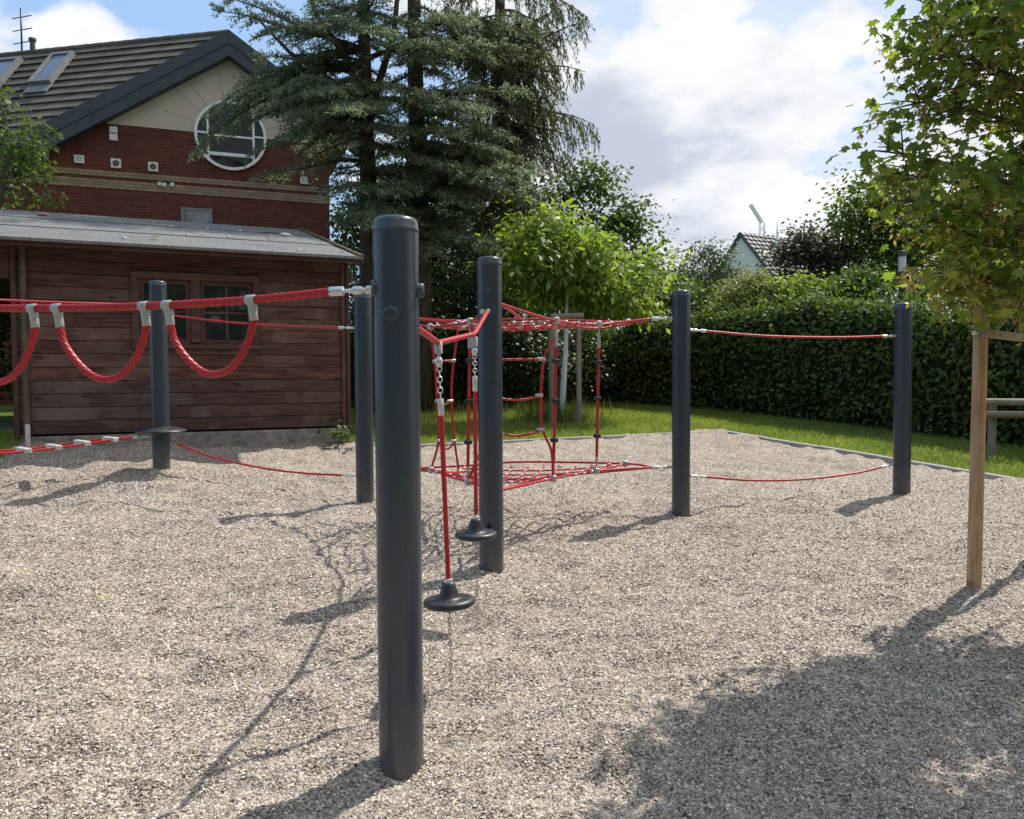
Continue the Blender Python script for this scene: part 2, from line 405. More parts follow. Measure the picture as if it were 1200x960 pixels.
    # bricks
    def brick(name, c1, c2, mortar, u, rough=0.85):
        m, n, b = mat(name, rough, 0, 0.2); co = obj_co(n)
        # wall co-ordinates: u runs along the wall, z is up
        dot = n.new('ShaderNodeVectorMath', operation='DOT_PRODUCT', i_0=co, i_1=tuple(u)).outputs['Value']
        sp = n.new('ShaderNodeSeparateXYZ', i_0=co)
        cv = n.new('ShaderNodeCombineXYZ', i_0=dot, i_1=sp.outputs[2]).outputs[0]
        bt = n.new('ShaderNodeTexBrick', i_Vector=cv, i_Color1=tuple(c1)+(1,), i_Color2=tuple(c2)+(1,), i_Mortar=tuple(mortar)+(1,), i_Scale=1.0)
        bt.inputs['Mortar Size'].default_value = 0.007; bt.inputs['Brick Width'].default_value = 0.225; bt.inputs['Row Height'].default_value = 0.075
        bt.inputs['Bias'].default_value = -0.1
        g = n.noise(co, 1.1, 5, 0.6)
        c = n.mix(0.6, bt.outputs[0], n.ramp(g, [(0.3, (0.7, 0.68, 0.68)), (0.7, (1.2, 1.18, 1.15))]), 'MULTIPLY')
        setc(n, b, c); addbump(n, b, n.math('SUBTRACT', 1.0, bt.outputs['Fac']), 0.8, 0.008); return m
    M['brick_fn'] = brick
    M['panel'] = simple('beige_panel', (0.46, 0.41, 0.335), (0.54, 0.485, 0.40), 1.2, 0.8, 0, 0.2, 0.05)
    M['barge'] = simple('slate_grey_board', (0.030, 0.042, 0.054), (0.048, 0.063, 0.078), 1.5, 0.55, 0, 0.4)
    m, n, b = mat('roof_tile', 0.85, 0, 0.2); co = obj_co(n)
    g = n.noise(co, 2.5, 6, 0.7); c = n.ramp(island(n), [(0, (0.075, 0.068, 0.06)), (1, (0.125, 0.112, 0.098))])
    c = n.mix(n.new('ShaderNodeMapRange', i_0=g, i_1=0.45, i_2=0.75, i_4=0.6).outputs[0], c, (0.11, 0.11, 0.075)); setc(n, b, c)
    addbump(n, b, n.noise(co, 25, 4, 0.6), 0.3, 0.01); M['tile'] = m
    M['white'] = simple('white_frame', (0.70, 0.72, 0.73), (0.80, 0.81, 0.81), 4, 0.45, 0, 0.4)
    M['vent'] = simple('vent_plastic', (0.60, 0.61, 0.60), (0.72, 0.72, 0.71), 5, 0.5)
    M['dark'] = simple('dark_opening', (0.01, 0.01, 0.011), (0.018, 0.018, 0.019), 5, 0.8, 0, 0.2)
    M['lead'] = simple('lead_flashing', (0.16, 0.165, 0.17), (0.25, 0.25, 0.255), 5, 0.6, 0.2)
    M['render'] = simple('white_render', (0.78, 0.71, 0.60), (0.86, 0.79, 0.68), 1.0, 0.9, 0, 0.2)
    M['fartile'] = simple('far_tile', (0.10, 0.10, 0.105), (0.20, 0.195, 0.19), 3, 0.6, 0, 0.4)
    M['whitepaint'] = simple('white_paint', (0.72, 0.74, 0.75), (0.82, 0.83, 0.83), 3, 0.4)
    M['lampdark'] = simple('lamp_column_grey', (0.05, 0.055, 0.06), (0.08, 0.085, 0.09), 6, 0.4, 0.3)
    m, n, b = mat('lamp_diffuser', 0.3, 0, 0.5); setc(n, b, (0.62, 0.64, 0.65)); M['diffuser'] = m
    M['greenguard'] = simple('green_guard', (0.02, 0.07, 0.055), (0.04, 0.11, 0.085), 12, 0.6)
    M['bark'] = simple('conifer_bark', (0.055, 0.042, 0.032), (0.135, 0.11, 0.088), 7, 0.95, 0, 0.1, 0.8, 6, (1, 1, 0.35))
    M['bark2'] = simple('smooth_bark', (0.075, 0.06, 0.045), (0.15, 0.125, 0.10), 10, 0.95, 0, 0.1, 0.5, 5, (1, 1, 0.4))
    M['cedar'] = leafmat('blue_cedar_needles', (0.095, 0.122, 0.075), (0.18, 0.215, 0.142), (0.35, 0.385, 0.29), 0.45, 0.5, (1.2, 1.3, 0.9))
    M['spruce'] = leafmat('spruce_needles', (0.05, 0.07, 0.033), (0.095, 0.122, 0.055), (0.17, 0.19, 0.09), 0.36, 0.55, (1.4, 1.4, 0.7))
    M['walnut'] = leafmat('fresh_green_leaf', (0.135, 0.195, 0.04), (0.21, 0.28, 0.06), (0.31, 0.36, 0.10), 0.52, 0.45)
    M['midleaf'] = leafmat('mid_green_leaf', (0.05, 0.085, 0.022), (0.085, 0.135, 0.035), (0.14, 0.19, 0.055), 0.38, 0.45)
    M['freshleaf'] = leafmat('sunny_green_leaf', (0.075, 0.12, 0.03), (0.125, 0.18, 0.045), (0.19, 0.235, 0.065), 0.45, 0.45)
    M['darkleaf'] = leafmat('dark_green_leaf', (0.03, 0.05, 0.02), (0.05, 0.08, 0.03), (0.08, 0.115, 0.045), 0.25, 0.45, None, 0.4)
    M['greyleaf'] = leafmat('grey_green_leaf', (0.06, 0.09, 0.055), (0.09, 0.125, 0.08), (0.13, 0.165, 0.11), 0.3, 0.5)
    M['purpleleaf'] = leafmat('purple_leaf', (0.06, 0.056, 0.046), (0.09, 0.092, 0.062), (0.11, 0.145, 0.07), 0.36, 0.4, (1.3, 1.3, 0.9), 0.5)
    M['paleleaf'] = leafmat('pale_yellow_leaf', (0.18, 0.21, 0.07), (0.27, 0.30, 0.12), (0.38, 0.39, 0.19), 0.4, 0.5, (1.3, 1.3, 0.6))
    M['hedgeleaf'] = leafmat('hedge_leaf', (0.052, 0.084, 0.021), (0.10, 0.145, 0.036), (0.20, 0.245, 0.065), 0.4, 0.55, None, 0.28)
    M['mapleleaf'] = leafmat('maple_leaf', (0.09, 0.145, 0.03), (0.16, 0.22, 0.05), (0.27, 0.30, 0.07), 0.58, 0.42)
    M['samara'] = leafmat('maple_seed', (0.30, 0.29, 0.08), (0.38, 0.34, 0.11), (0.38, 0.20, 0.09), 0.5, 0.5, (1.3, 1.2, 0.6))
    M['hedgecore'] = simple('hedge_shade_core', (0.012, 0.014, 0.007), (0.025, 0.026, 0.013), 9, 0.95, 0, 0.05, 0.8)  # near-black, the shade inside the hedge put into the colour
    M['leaflitter'] = leafmat('yellow_leaf', (0.42, 0.34, 0.13), (0.5, 0.42, 0.2), None, 0.2, 0.6)
    M['stone'] = simple('pale_stone', (0.4, 0.38, 0.34), (0.6, 0.58, 0.53), 25, 0.8)
make_materials()

# ------------------------------------------------------------------ ground
K1 = ground(398, 518); K2 = ground(846, 506); K3 = ground(1200, 564)
def kfar(x):   # far kerb line: y at x
    return K1[1]+(K2[1]-K1[1])*(x-K1[0])/(K2[0]-K1[0])
kd = (K3-K2)/(K3[1]-K2[1])
def kright(y): return K2[0]+kd[0]*(y-K2[1])
def make_ground():
    # terrain sheet out to the horizon
    xs = np.r_[-900, -300, -120, -60, np.linspace(-32, 32, 90), 60, 120, 300, 900]
    ys = np.r_[-600, -150, -50, np.linspace(-12, 40, 80), 70, 150, 400, 1200]
    X, Y = np.meshgrid(xs, ys); Z = base(X, Y)-0.05+0.03*vnoise(X*0.8, Y*0.8, 9)-0.06*((X < kright(Y)) & (Y < kfar(X)) & (Y > -5))
    n0, n1 = X.shape; idx = np.arange(n0*n1).reshape(n0, n1)
    Fq = np.stack([idx[:-1, :-1], idx[:-1, 1:], idx[1:, 1:], idx[1:, :-1]], -1).reshape(-1, 4)
    tag(link_mesh('lawn', np.stack([X, Y, Z], -1).reshape(-1, 3), Fq, M['lawn'], None, True), kind='structure')
    # gravel bed: one sheet, rows closer together towards the viewer
    v = np.linspace(0, 1, 380); u = np.linspace(0, 1, 300)
    yv = np.where(v < 0.06, -4+v/0.06*6.2, 2.2*(kfar(0)/2.2)**((v-0.06)/0.94))
    U, Yv = np.meshgrid(u, yv); vv = np.meshgrid(u, v)[1]
    X = -10.5+(kright(Yv)+10.5)*(1-(1-U)**1.0)
    yy = Yv+vv**3*(kfar(X)-kfar(0)); X = -10.5+(kright(yy)+10.5)*U
    Z = gz(X, yy); n0, n1 = X.shape; idx = np.arange(n0*n1).reshape(n0, n1)
    Fq = np.stack([idx[:-1, :-1], idx[:-1, 1:], idx[1:, 1:], idx[1:, :-1]], -1).reshape(-1, 4)
    tag(link_mesh('gravel_bed', np.stack([X, yy, Z], -1).reshape(-1, 3), Fq, M['gravel_sheet'], None, True), kind='structure')
    # loose stones lying on the bed
    N = 560000
    y = 2.35+(9.0-2.35)*rng.random(N)**1.35
    x = (rng.random(N)-0.5)*2*(0.69*y+0.15)
    keep = (rng.random(N) < np.clip(1.3-(y-2.4)/6.0, 0.2, 1)) & (x < kright(y)-0.05)
    x = x[keep]; y = y[keep]
    K = 262000
    x = x[:K]; y = y[:K]; N = len(x)
    s = 0.0033+0.0037*rng.random(N)**1.6; s *= np.clip(0.85+(y-2.4)*0.06, 0.85, 1.25)
    z = gz(x, y)+s*0.25*rng.random(N)
    O = np.array([[1, 0, 0], [0, 1, 0], [-1, 0, 0], [0, -1, 0], [0, 0, 1]], float)
    th = rng.random(N)*6.283; tl = (rng.random(N)-0.5)*1.2
    L = O[None]*np.stack([s*(1.1+1.2*rng.random(N)), s*(0.7+0.4*rng.random(N)), s*(0.7+0.5*rng.random(N))], -1)[:, None, :]
    L += (rng.random((N, 5, 3))-0.5)*(s*0.8)[:, None, None]
    c, sn = np.cos(tl)[:, None], np.sin(tl)[:, None]
    L = np.stack([L[..., 0]*c-L[..., 2]*sn, L[..., 1], L[..., 0]*sn+L[..., 2]*c], -1)
    c, sn = np.cos(th)[:, None], np.sin(th)[:, None]
    L = np.stack([L[..., 0]*c-L[..., 1]*sn, L[..., 0]*sn+L[..., 1]*c, L[..., 2]], -1)
    V = (L+np.stack([x, y, z], -1)[:, None, :]).reshape(-1, 3)
    T = np.array([[0, 1, 4], [1, 2, 4], [2, 3, 4], [3, 0, 4]])
    Fq = (T[None]+5*np.arange(N)[:, None, None]).reshape(-1, 3)
    tag(link_mesh('gravel', V, Fq, M['pebble']), 'loose beige and grey pea gravel covering the playground floor', 'gravel', kind='stuff')
    # kerb of concrete edging stones
    kr = bpy.data.objects.new('kerb', None); col.objects.link(kr); tag(kr, kind='structure')
    kr.location = tuple(K2); ORG[kr.name] = np.array(K2)
    def run(a, b, L=1.0):
        d = b-a; d[2] = 0; ln = np.linalg.norm(d); d = d/ln; nrm = np.array([-d[1], d[0], 0]); k = int(ln/L)
        for i in range(k):
            e0 = a+d*i*ln/k; e1 = a+d*(i+1)*ln/k
            e0[2] = float(base(e0[0], e0[1])); e1[2] = float(base(e1[0], e1[1])); dd = norm(e1-e0); p = (e0+e1)/2
            p = p+nrm*0.006*(random.random()-0.5)+np.array([0, 0, -0.104+0.008*random.random()])
            MB().bbox(p, dd*(ln/k/2-0.004), nrm*0.04, (0, 0, 0.125), 0.008).build('kerb_stone', M['kerb'], kr)
    run(K1+np.array([-0.1, 0, 0]), K2.copy()); run(K2.copy(), K2+kd*(-11.0))
make_ground()

def blades(n, pts, hmin, hmax, width, lean=0.5):
    N = len(pts); h = hmin+(hmax-hmin)*rng.random(N); a = rng.random(N)*6.283; l = rng.random(N)*lean
    w_ = width*(0.7+0.6*rng.random(N)); b = rng.random(N)*6.283
    ux, uy = np.cos(a), np.sin(a)
    P = pts; A = np.stack([ux*w_, uy*w_, 0*w_], -1)
    D = np.stack([np.cos(b)*l*h, np.sin(b)*l*h, h], -1)
    V = np.stack([P-A, P+A, P+D], 1).reshape(-1, 3)
    return V, np.arange(3*N).reshape(-1, 3)

# hedge line (front foot)
HP = [(-9.5, 21.5), (-3.5, 20.8), (0, 20.0), (2.2, 19.0), (4.2, 17.2), (5.9, 14.1), (7.2, 11.4), (8.6, 8.5), (10.0, 5.5)]
def hedge_front(t):
    P = np.array(HP); L = np.r_[0, np.cumsum(np.linalg.norm(np.diff(P, axis=0), axis=1))]
    q = t*L[-1]; return np.stack([np.interp(q, L, P[:, 0]), np.interp(q, L, P[:, 1])], -1)
def make_grass():
    N = 260000
    x = rng.random(N)*18-9; y = 7+rng.random(N)*14.5
    H = hedge_front(np.linspace(0, 1, 400))
    # inside the lawn: beyond the kerb, before the hedge
    xh = np.interp(y, H[::-1, 1], H[::-1, 0])
    ok = ((y > kfar(x)+0.05) | (x > kright(y)+0.05)) & (x < xh+0.2) & (x > -9)
    px = 600+F*x/y; ok &= (px > 380) & (px < 1260) & (y < 21)
    x, y = x[ok], y[ok]
    ok = rng.random(len(x)) < np.clip(1.15-0.35*vnoise(x*1.5, y*1.5, 5), 0, 1)
    x, y = x[ok], y[ok]
    pts = np.stack([x, y, base(x, y)-0.05], -1)
    far = np.clip((y-8)/12, 0, 1)
    hh = 0.075+0.05*vnoise(x*2, y*2, 6)
    V, Fq = blades(0, pts, 0.05, 0.085, 0.006, 1.3)
    tag(link_mesh('grass', V, Fq, M['blade']), 'short mown lawn grass between the gravel edge and the hedge', 'grass', kind='stuff')
make_grass()

# ------------------------------------------------------------------ leaves and trees
def leaf_quads(P, D, Nn, L, Wd, fold=0.25):
    """P base points, D unit directions, Nn approx normals, L lengths, Wd half widths"""
    Sd = np.cross(D, Nn); Sd /= np.linalg.norm(Sd, axis=1, keepdims=True)+1e-9
    Nn = np.cross(Sd, D)
    a = P; m = P+D*(L*0.5)[:, None]+Nn*(-fold*Wd)[:, None]
    l = P+D*(L*0.45)[:, None]-Sd*Wd[:, None]; r = P+D*(L*0.45)[:, None]+Sd*Wd[:, None]
    t = P+D*L[:, None]-Nn*(0.15*L)[:, None]
    N = len(P); V = np.stack([a, r, t, l], 1).reshape(-1, 3)
    return V, np.arange(4*N).reshape(-1, 4)
def rdirs(N):
    v = rng.normal(size=(N, 3)); return v/np.linalg.norm(v, axis=1, keepdims=True)

def branch_tube(mb, a, b, r1, r2, bend=0.1, n=6, seg=5):
    a = np.asarray(a, float); b = np.asarray(b, float); L = np.linalg.norm(b-a)
    off = rdirs(1)[0]*L*bend; off[2] += L*bend*0.8
    pts = [a+(b-a)*t+off*4*t*(1-t)*0.5 for t in np.linspace(0, 1, seg)]
    mb.tube(pts, list(np.linspace(r1, r2, seg)), n); return pts

def broadleaf(name, label, cat, foot, blobs, leaf_mat, nclus, per, leafL, leafW, clus_r, trunk_r=0.12, group=None, trunk_mat='bark2',
              trunk_top=None, hang=0.35, shell=0.6, root=None, hmul=1.0):
    """blobs: list of (centre xyz, radii xyz). Trunk from foot; limbs reach out to leaf clusters."""
    rt = root or thing(name, foot, label, cat, group)
    foot = np.asarray(foot, float); C = np.array([b[0] for b in blobs]); Rr = np.array([b[1] for b in blobs])
    vol = np.prod(Rr, axis=1); pr = vol**0.8; pr /= pr.sum()
    which = rng.choice(len(blobs), nclus, p=pr)
    d = rdirs(nclus); rad = shell+(1-shell)*rng.random(nclus)**0.7
    rad = np.where(rng.random(nclus) < 0.25, rng.random(nclus)*shell, rad)
    cc = C[which]+d*rad[:, None]*Rr[which]
    cc[:, 2] = np.maximum(cc[:, 2], base(cc[:, 0], cc[:, 1])+0.15)
    cen = C.mean(0) if trunk_top is None else np.asarray(trunk_top, float)
    tb = MB(); lb = MB()
    tp = curve([foot-np.array([0, 0, 0.1]), foot*0.55+cen*0.45+np.r_[rng.normal(size=2)*0.06, 0], cen], 10)
    tb.tube(tp, list(np.linspace(trunk_r, trunk_r*0.35, len(tp))), 10)
    nodes = [p for p in tp[len(tp)//3:]]; nr = list(np.linspace(trunk_r*0.6, trunk_r*0.3, len(nodes)))
    order = np.argsort(np.linalg.norm(cc-cen, axis=1))
    # main limbs first: to blob centres
    for b in C:
        k = int(np.argmin([np.linalg.norm(q-b)+0.6*max(0, q[2]-b[2]) for q in nodes])); a = nodes[k]
        if np.linalg.norm(a-b) > 0.05:
            r_ = nr[k]*0.75; pts = branch_tube(lb, a, b, r_, r_*0.45, 0.08, 6, 5)
            for i, p in enumerate(pts[1:]): nodes.append(p); nr.append(r_*(1-0.13*i))
    for i in order:
        A = np.array(nodes); k = int(np.argmin(np.linalg.norm(A-cc[i], axis=1)))
        r_ = max(0.006, nr[k]*0.5); pts = branch_tube(lb, A[k], cc[i], r_, r_*0.4, 0.12, 4, 4)
        if len(nodes) < 500: nodes += [pts[1], pts[2], pts[3]]; nr += [r_*0.8, r_*0.65, r_*0.5]
    k = per*(0.5+rng.random(nclus)); k = k.astype(int); ids = np.repeat(np.arange(nclus), k); N = len(ids)
    # flattened, drooping sprays in each cluster
    dd = rng.normal(size=(N, 3))*np.array([1, 1, 0.55])*clus_r*(0.6+0.8*rng.random(nclus))[ids, None]
    P = cc[ids]+dd
    D = dd/(np.linalg.norm(dd, axis=1, keepdims=True)+1e-6)+rdirs(N)*0.7; D[:, 2] -= hang*(0.5+rng.random(N))
    D /= np.linalg.norm(D, axis=1, keepdims=True)
    Nn = rdirs(N)*0.75+np.array([0, 0, 1.0])
    s = 0.7+0.6*rng.random(N)
    V, Fq = leaf_quads(P, D, Nn, leafL*s, leafW*s)
    tb.build('trunk', M[trunk_mat], rt, True); lb.build('limbs', M[trunk_mat], rt, True)
    link_mesh('crown', V, Fq, M[leaf_mat], rt)
    return rt
def pb(px, py, rx, ry, Y, depth=None):
    c = at(px, py, Y); k = Y/F
    return (c, np.array([rx*k, (depth if depth else 0.8*(rx+ry)/2*k), ry*k]))

def make_hedge():
    n = 220; t = np.linspace(0, 1, n); Pf = hedge_front(t)
    Tn = np.gradient(Pf, axis=0); Tn /= np.linalg.norm(Tn, axis=1, keepdims=True)
    Nf = np.stack([Tn[:, 1], -Tn[:, 0]], -1)
    Nf *= np.sign((Nf*(-Pf)).sum(1))[:, None]               # towards the playground
    Wd = 1.25; gzb = base(Pf[:, 0], Pf[:, 1])
    Hh = 2.05+0.12*np.sin(t*23)+0.1*vnoise(t*60, t*0, 3)
    Hh = np.where(Pf[:, 0] < 2.5, Hh-0.25, Hh)
    rt = thing('hedge', (Pf[120, 0], Pf[120, 1], gzb[120]), 'long clipped beech hedge running along the far side of the lawn', 'hedge')
    prof = [(-0.12, -0.05), (-0.06, 0.5), (0.05, 1.2), (-0.02, 1.7), (-0.18, 1.93), (-0.55, 2.02), (-1.05, 1.9), (-1.25, 1.4), (-1.3, -0.05)]
    V = []; Fc = []
    for i in range(n):
        for (o, h) in prof:
            o2 = o+0.08*(float(vnoise(np.float64(i*0.8), np.float64(h*3), 4))); p = Pf[i]+Nf[i]*o2
            V.append((p[0], p[1], gzb[i]+h*Hh[i]/2.05-(0.05 if h > 0 else 0)))
    m = len(prof)
    for i in range(n-1):
        for k in range(m-1): Fc.append((i*m+k, (i+1)*m+k, (i+1)*m+k+1, i*m+k+1))
    link_mesh('shade_core', V, Fc, M['hedgecore'], rt, True)  # solid dark sheet behind the leaves, painted as the shaded inside
    N = 62000
    q = rng.random(N); i = np.clip((q*(n-1)).astype(int), 0, n-1); fr = q*(n-1)-i
    i2 = np.minimum(i+1, n-1); P2 = Pf[i]*(1-fr)[:, None]+Pf[i2]*fr[:, None]
    s = rng.random(N)**0.85; arc = np.interp(s, np.linspace(0, 1, 10), np.arange(10)*0.78)
    po = np.array([p[0] for p in prof]); ph = np.array([p[1] for p in prof])
    o = np.interp(arc, np.arange(m), po); h = np.interp(arc, np.arange(m), ph)
    do = np.interp(arc+0.05, np.arange(m), po)-o; dh = np.interp(arc+0.05, np.arange(m), ph)-h
    nl = np.hypot(do, dh)+1e-9; no, nh = dh/nl, -do/nl
    depth = rng.random(N)*0.12-0.05+0.16*np.maximum(0, vnoise(q*70, h*2.2, 8))+0.08*np.maximum(0, vnoise(q*260, h*7, 12))
    o = o+no*depth; h = h+nh*depth
    shoot = (h > 1.8) & (rng.random(N) < 0.16); h = h+shoot*rng.random(N)**2*0.42
    p = P2+Nf[i]*o[:, None]
    P = np.stack([p[:, 0], p[:, 1], gzb[i]+h*Hh[i]/2.05], -1)
    NN = np.stack([Nf[i, 0]*no, Nf[i, 1]*no, nh], -1)+rdirs(N)*0.65; NN[:, 2] += 0.25
    D = rdirs(N)+np.stack([Nf[i, 0]*no, Nf[i, 1]*no, nh], -1)*0.3; D[:, 2] -= 0.55; D[shoot, 2] += 1.2
    D /= np.linalg.norm(D, axis=1, keepdims=True)
    L = (0.075+0.045*rng.random(N))
    V, Fq = leaf_quads(P, D, NN, L, L*0.32)
    link_mesh('leaves', V, Fq, M['hedgeleaf'], rt)
make_hedge()

def conifer(name, label, foot, top_z, boughs, leaf_mat, trunk_r, kind, lean=(0, 0), stems=()):
    foot = np.asarray(foot, float); rt = thing(name, foot, label, 'tree', 'tall conifers behind the shed')
    tb = MB(); H = top_z-foot[2]
    tp = [foot+np.array([lean[0]*t+0.05*math.sin(t*7), lean[1]*t, H*t-0.1*(t == 0)]) for t in np.linspace(0, 1, 14)]
    tb.tube(tp, [trunk_r*(1.18-0.9*t) if t > 0.02 else trunk_r*1.4 for t in np.linspace(0, 1, 14)], 12)
    bb = MB(); Ps = []; Ds = []; Ls = []; Ns = []
    for (z, az, L, rise, droop) in boughs:
        t = min(0.98, max(0, (z-foot[2])/H)); s = foot+np.array([lean[0]*t, lean[1]*t, H*t])
        hd = np.array([math.sin(az), math.cos(az), 0]); side = np.array([hd[1], -hd[0], 0])
        n = 14; pts = []
        wob = random.uniform(-0.25, 0.25)
        for k in range(n):
            q = k/(n-1); pts.append(s+hd*L*q+side*(wob*L*q*q+0.05*L*math.sin(q*wob*40)*q)+np.array([0, 0, rise*L*q-droop*L*q*q+0.03*math.sin(q*9)]))
        r1 = 0.016*L+0.012; bb.tube(pts, list(np.linspace(r1, 0.006, n)), 6)
        P = np.array(pts); m = max(8, int(L/0.105))
        for q in np.linspace(0.16 if kind == 'cedar' else 0.1, 1.0, m):
            q = min(1.0, max(0.05, q+random.uniform(-0.05, 0.05)))
            x = q*(n-1); i0 = min(int(x), n-2); p = P[i0]+(P[i0+1]-P[i0])*(x-i0); fw = norm(P[i0+1]-P[i0])
            for sg in (-1, 1):
                if random.random() < 0.2: continue
                tl = min(0.95, L*0.34*(1.12-q)*random.uniform(0.25, 1.35))+0.12
                if kind == 'cedar':
                    td = norm(side*sg*(0.75+0.3*random.random())+fw*(0.55+0.3*random.random())+np.array([0, 0, random.uniform(-0.22, 0.14)]))
                    end = np.array([0, 0, -0.22*tl*random.random()])
                else:
                    td = norm(side*sg*0.5+fw*0.35+np.array([0, 0, -random.uniform(0.1, 1.3)]))
                    tl *= 1.15; end = np.array([0, 0, -0.5*tl])
                kk = max(4, int(tl/0.034)); ts = np.linspace(0.04, 1, kk)
                tw = p+td*tl*ts[:, None]+end*(ts**2)[:, None]
                if tl > 0.35 and random.random() < 0.5: bb.tube([tw[0], tw[kk//2], tw[-1]], [0.006, 0.004, 0.002], 3)
                tdir = td+2*end/max(tl, 1e-3)*ts[:, None]
                rep = 3
                tw = np.repeat(tw, rep, 0)+rng.normal(size=(kk*rep, 3))*0.022; tdir = np.repeat(tdir, rep, 0)
                jit = rng.normal(size=tw.shape)
                if kind == 'cedar': jit = jit*0.6+np.array([0, 0, 0.22]); ln = 0.055+0.055*rng.random(len(tw))
                else: jit = jit*0.4+np.array([0, 0, -0.25]); ln = 0.07+0.07*rng.random(len(tw))
                dv = tdir+jit; dv /= np.linalg.norm(dv, axis=1, keepdims=True)
                Ps.append(tw); Ds.append(dv); Ls.append(ln)
    for st in stems: bb.tube(st[0], st[1], 8)
    P = np.concatenate(Ps); D = np.concatenate(Ds); L = np.concatenate(Ls)
    V, Fq = leaf_quads(P, D, rdirs(len(P))*0.8+np.array([0, 0, 1.0]), L, L*0+0.0125, 0.1)
    tb.build('trunk', M['bark'], rt, True); bb.build('boughs', M['bark'], rt, True)
    link_mesh('foliage', V, Fq, M[leaf_mat], rt)
    return len(P)

def make_conifers():
    # blue cedar, trunk seen right of the shed
    Yc = 17.0; f = at(431, 480, Yc); f[2] = float(base(f[0], Yc))
    B = []
    def bough(px, py, Y, src_z_off=0.25, droop=0.18):
        pass
    def to(px, py, Y, zs, droop, foot):      # a bough whose tip reaches a given spot
        P = at(px, py, Y); d = P-foot; L = math.hypot(d[0], d[1]); az = math.atan2(d[0], d[1])
        rise = (P[2]-zs)/L+droop
        return (zs, az, L, rise, droop)
    zt = lambda y, Y=Yc: at(430, y, Y)[2]
    for (px, py, Y, ys, dr) in [(236, 160, 15.6, 60, 0.42), (250, 20, 16.0, 60, 0.10), (262, 5, 16.5, 70, 0.2), (300, 130, 15.5, 120, 0.12), (330, 100, 15.2, 100, 0.16),
                                (345, 60, 16.0, 75, 0.15), (262, 120, 15.4, 85, 0.35), (275, 150, 15.2, 110, 0.3), (310, 110, 15.0, 100, 0.2), (285, 185, 15.6, 140, 0.3), (330, 140, 14.8, 120, 0.2), (365, 110, 14.4, 105, 0.12), (240, 130, 15.8, 60, 0.4), (320, 165, 15.0, 135, 0.25), (225, 175, 15.8, 75, 0.45), (300, 70, 17.0, 95, 0.22), (420, 130, 14.0, 130, 0.15), (350, 185, 15.6, 130, 0.3),
                                (480, 110, 14.6, 100, 0.12), (530, 118, 14.8, 120, 0.1), (545, 60, 15.0, 70, 0.14), (400, 30, 14.6, 25, 0.15),
                                (350, 5, 15.0, 20, 0.15), (300, 215, 16.5, 190, 0.25), (470, 190, 15.0, 170, 0.2), (395, 150, 15.5, 150, 0.2), (450, 40, 14.5, 40, 0.15),
                                (310, 35, 15.0, 40, 0.2), (280, 105, 16.2, 80, 0.35)]:
        B.append(to(px, py, Y, zt(ys), dr, f))
    for k in range(15):
        B.append((random.uniform(zt(30), 13.5), random.uniform(0, 6.28), random.uniform(1.4, 2.6), 0.18, 0.3))
    stem = [([at(430, 150, Yc), at(446, 90, Yc-.2), at(462, 40, Yc-.3), at(470, -60, Yc-.3)], [0.09, 0.075, 0.06, 0.03]),
            ([at(430, 140, Yc), at(408, 70, Yc-.3), at(372, 20, Yc-.6), at(350, -40, Yc-.8)], [0.08, 0.065, 0.05, 0.03]),
            ([at(430, 120, Yc), at(385, 92, Yc-.6), at(340, 62, Yc-1.0), at(300, 20, Yc-1.2)], [0.075, 0.055, 0.04, 0.02])]
    def fill(n, x0, x1, y0, y1, Y, foot, dr):
        o = []
        for k in range(n):
            py = y0+(y1-y0)*(k+random.random())/n; o.append(to(random.uniform(x0, x1), py, Y+random.uniform(-2.0, 1.4), zt(py-random.uniform(5, 30), Y), random.uniform(*dr), foot))
        return o
    B += fill(20, 345, 500, 20, 240, Yc, f, (0.12, 0.35))
    B += fill(16, 385, 480, 110, 280, Yc-1.2, f, (0.3, 0.5))
    n1 = conifer('cedar_tree', 'blue cedar whose boughs hang across the round window of the brick house', f, 14.0, B, 'cedar', 0.20, 'cedar', (0.1, 0), stem)
    # second cedar, trunk just right
    Yc2 = 17.6; f2 = at(491, 480, Yc2); f2[2] = float(base(f2[0], Yc2)); B = []
    for (px, py, Y, ys, dr) in [(640, 210, 15.6, 190, 0.14), (600, 225, 15.2, 200, 0.15), (560, 240, 15.4, 210, 0.2), (620, 190, 16.5, 180, 0.2), (590, 60, 15.5, 60, 0.16),
                                (620, 110, 16.0, 110, 0.15), (600, 15, 16.0, 20, 0.15), (540, 160, 15.0, 150, 0.2), (450, 230, 16.0, 200, 0.25), (520, 275, 16.2, 240, 0.25),
                                (560, 130, 15.0, 130, 0.15), (530, 20, 15.0, 30, 0.2), (640, 60, 16.8, 60, 0.18), (585, 265, 16.4, 230, 0.25), (640, 245, 17.0, 215, 0.25), (480, 70, 15.4, 70, 0.2),
                                (575, 175, 15.4, 170, 0.2)]:
        B.append(to(px, py, Y, zt(ys), dr, f2))
    for k in range(14):
        B.append((random.uniform(zt(40), 13.5), random.uniform(0, 6.28), random.uniform(1.4, 2.6), 0.15, 0.3))
    B += fill(26, 430, 625, -20, 290, Yc2, f2, (0.12, 0.35))
    B += fill(16, 450, 570, 190, 300, Yc2-1.2, f2, (0.3, 0.5))
    n2 = conifer('cedar_tree', 'blue cedar with the thick straight trunk standing between the other two conifers', f2, 14.0, B, 'cedar', 0.24, 'cedar', (0.05, 0))
    Yc3 = 19.0; f3 = at(588, 480, Yc3); f3[2] = float(base(f3[0], Yc3)); B = []
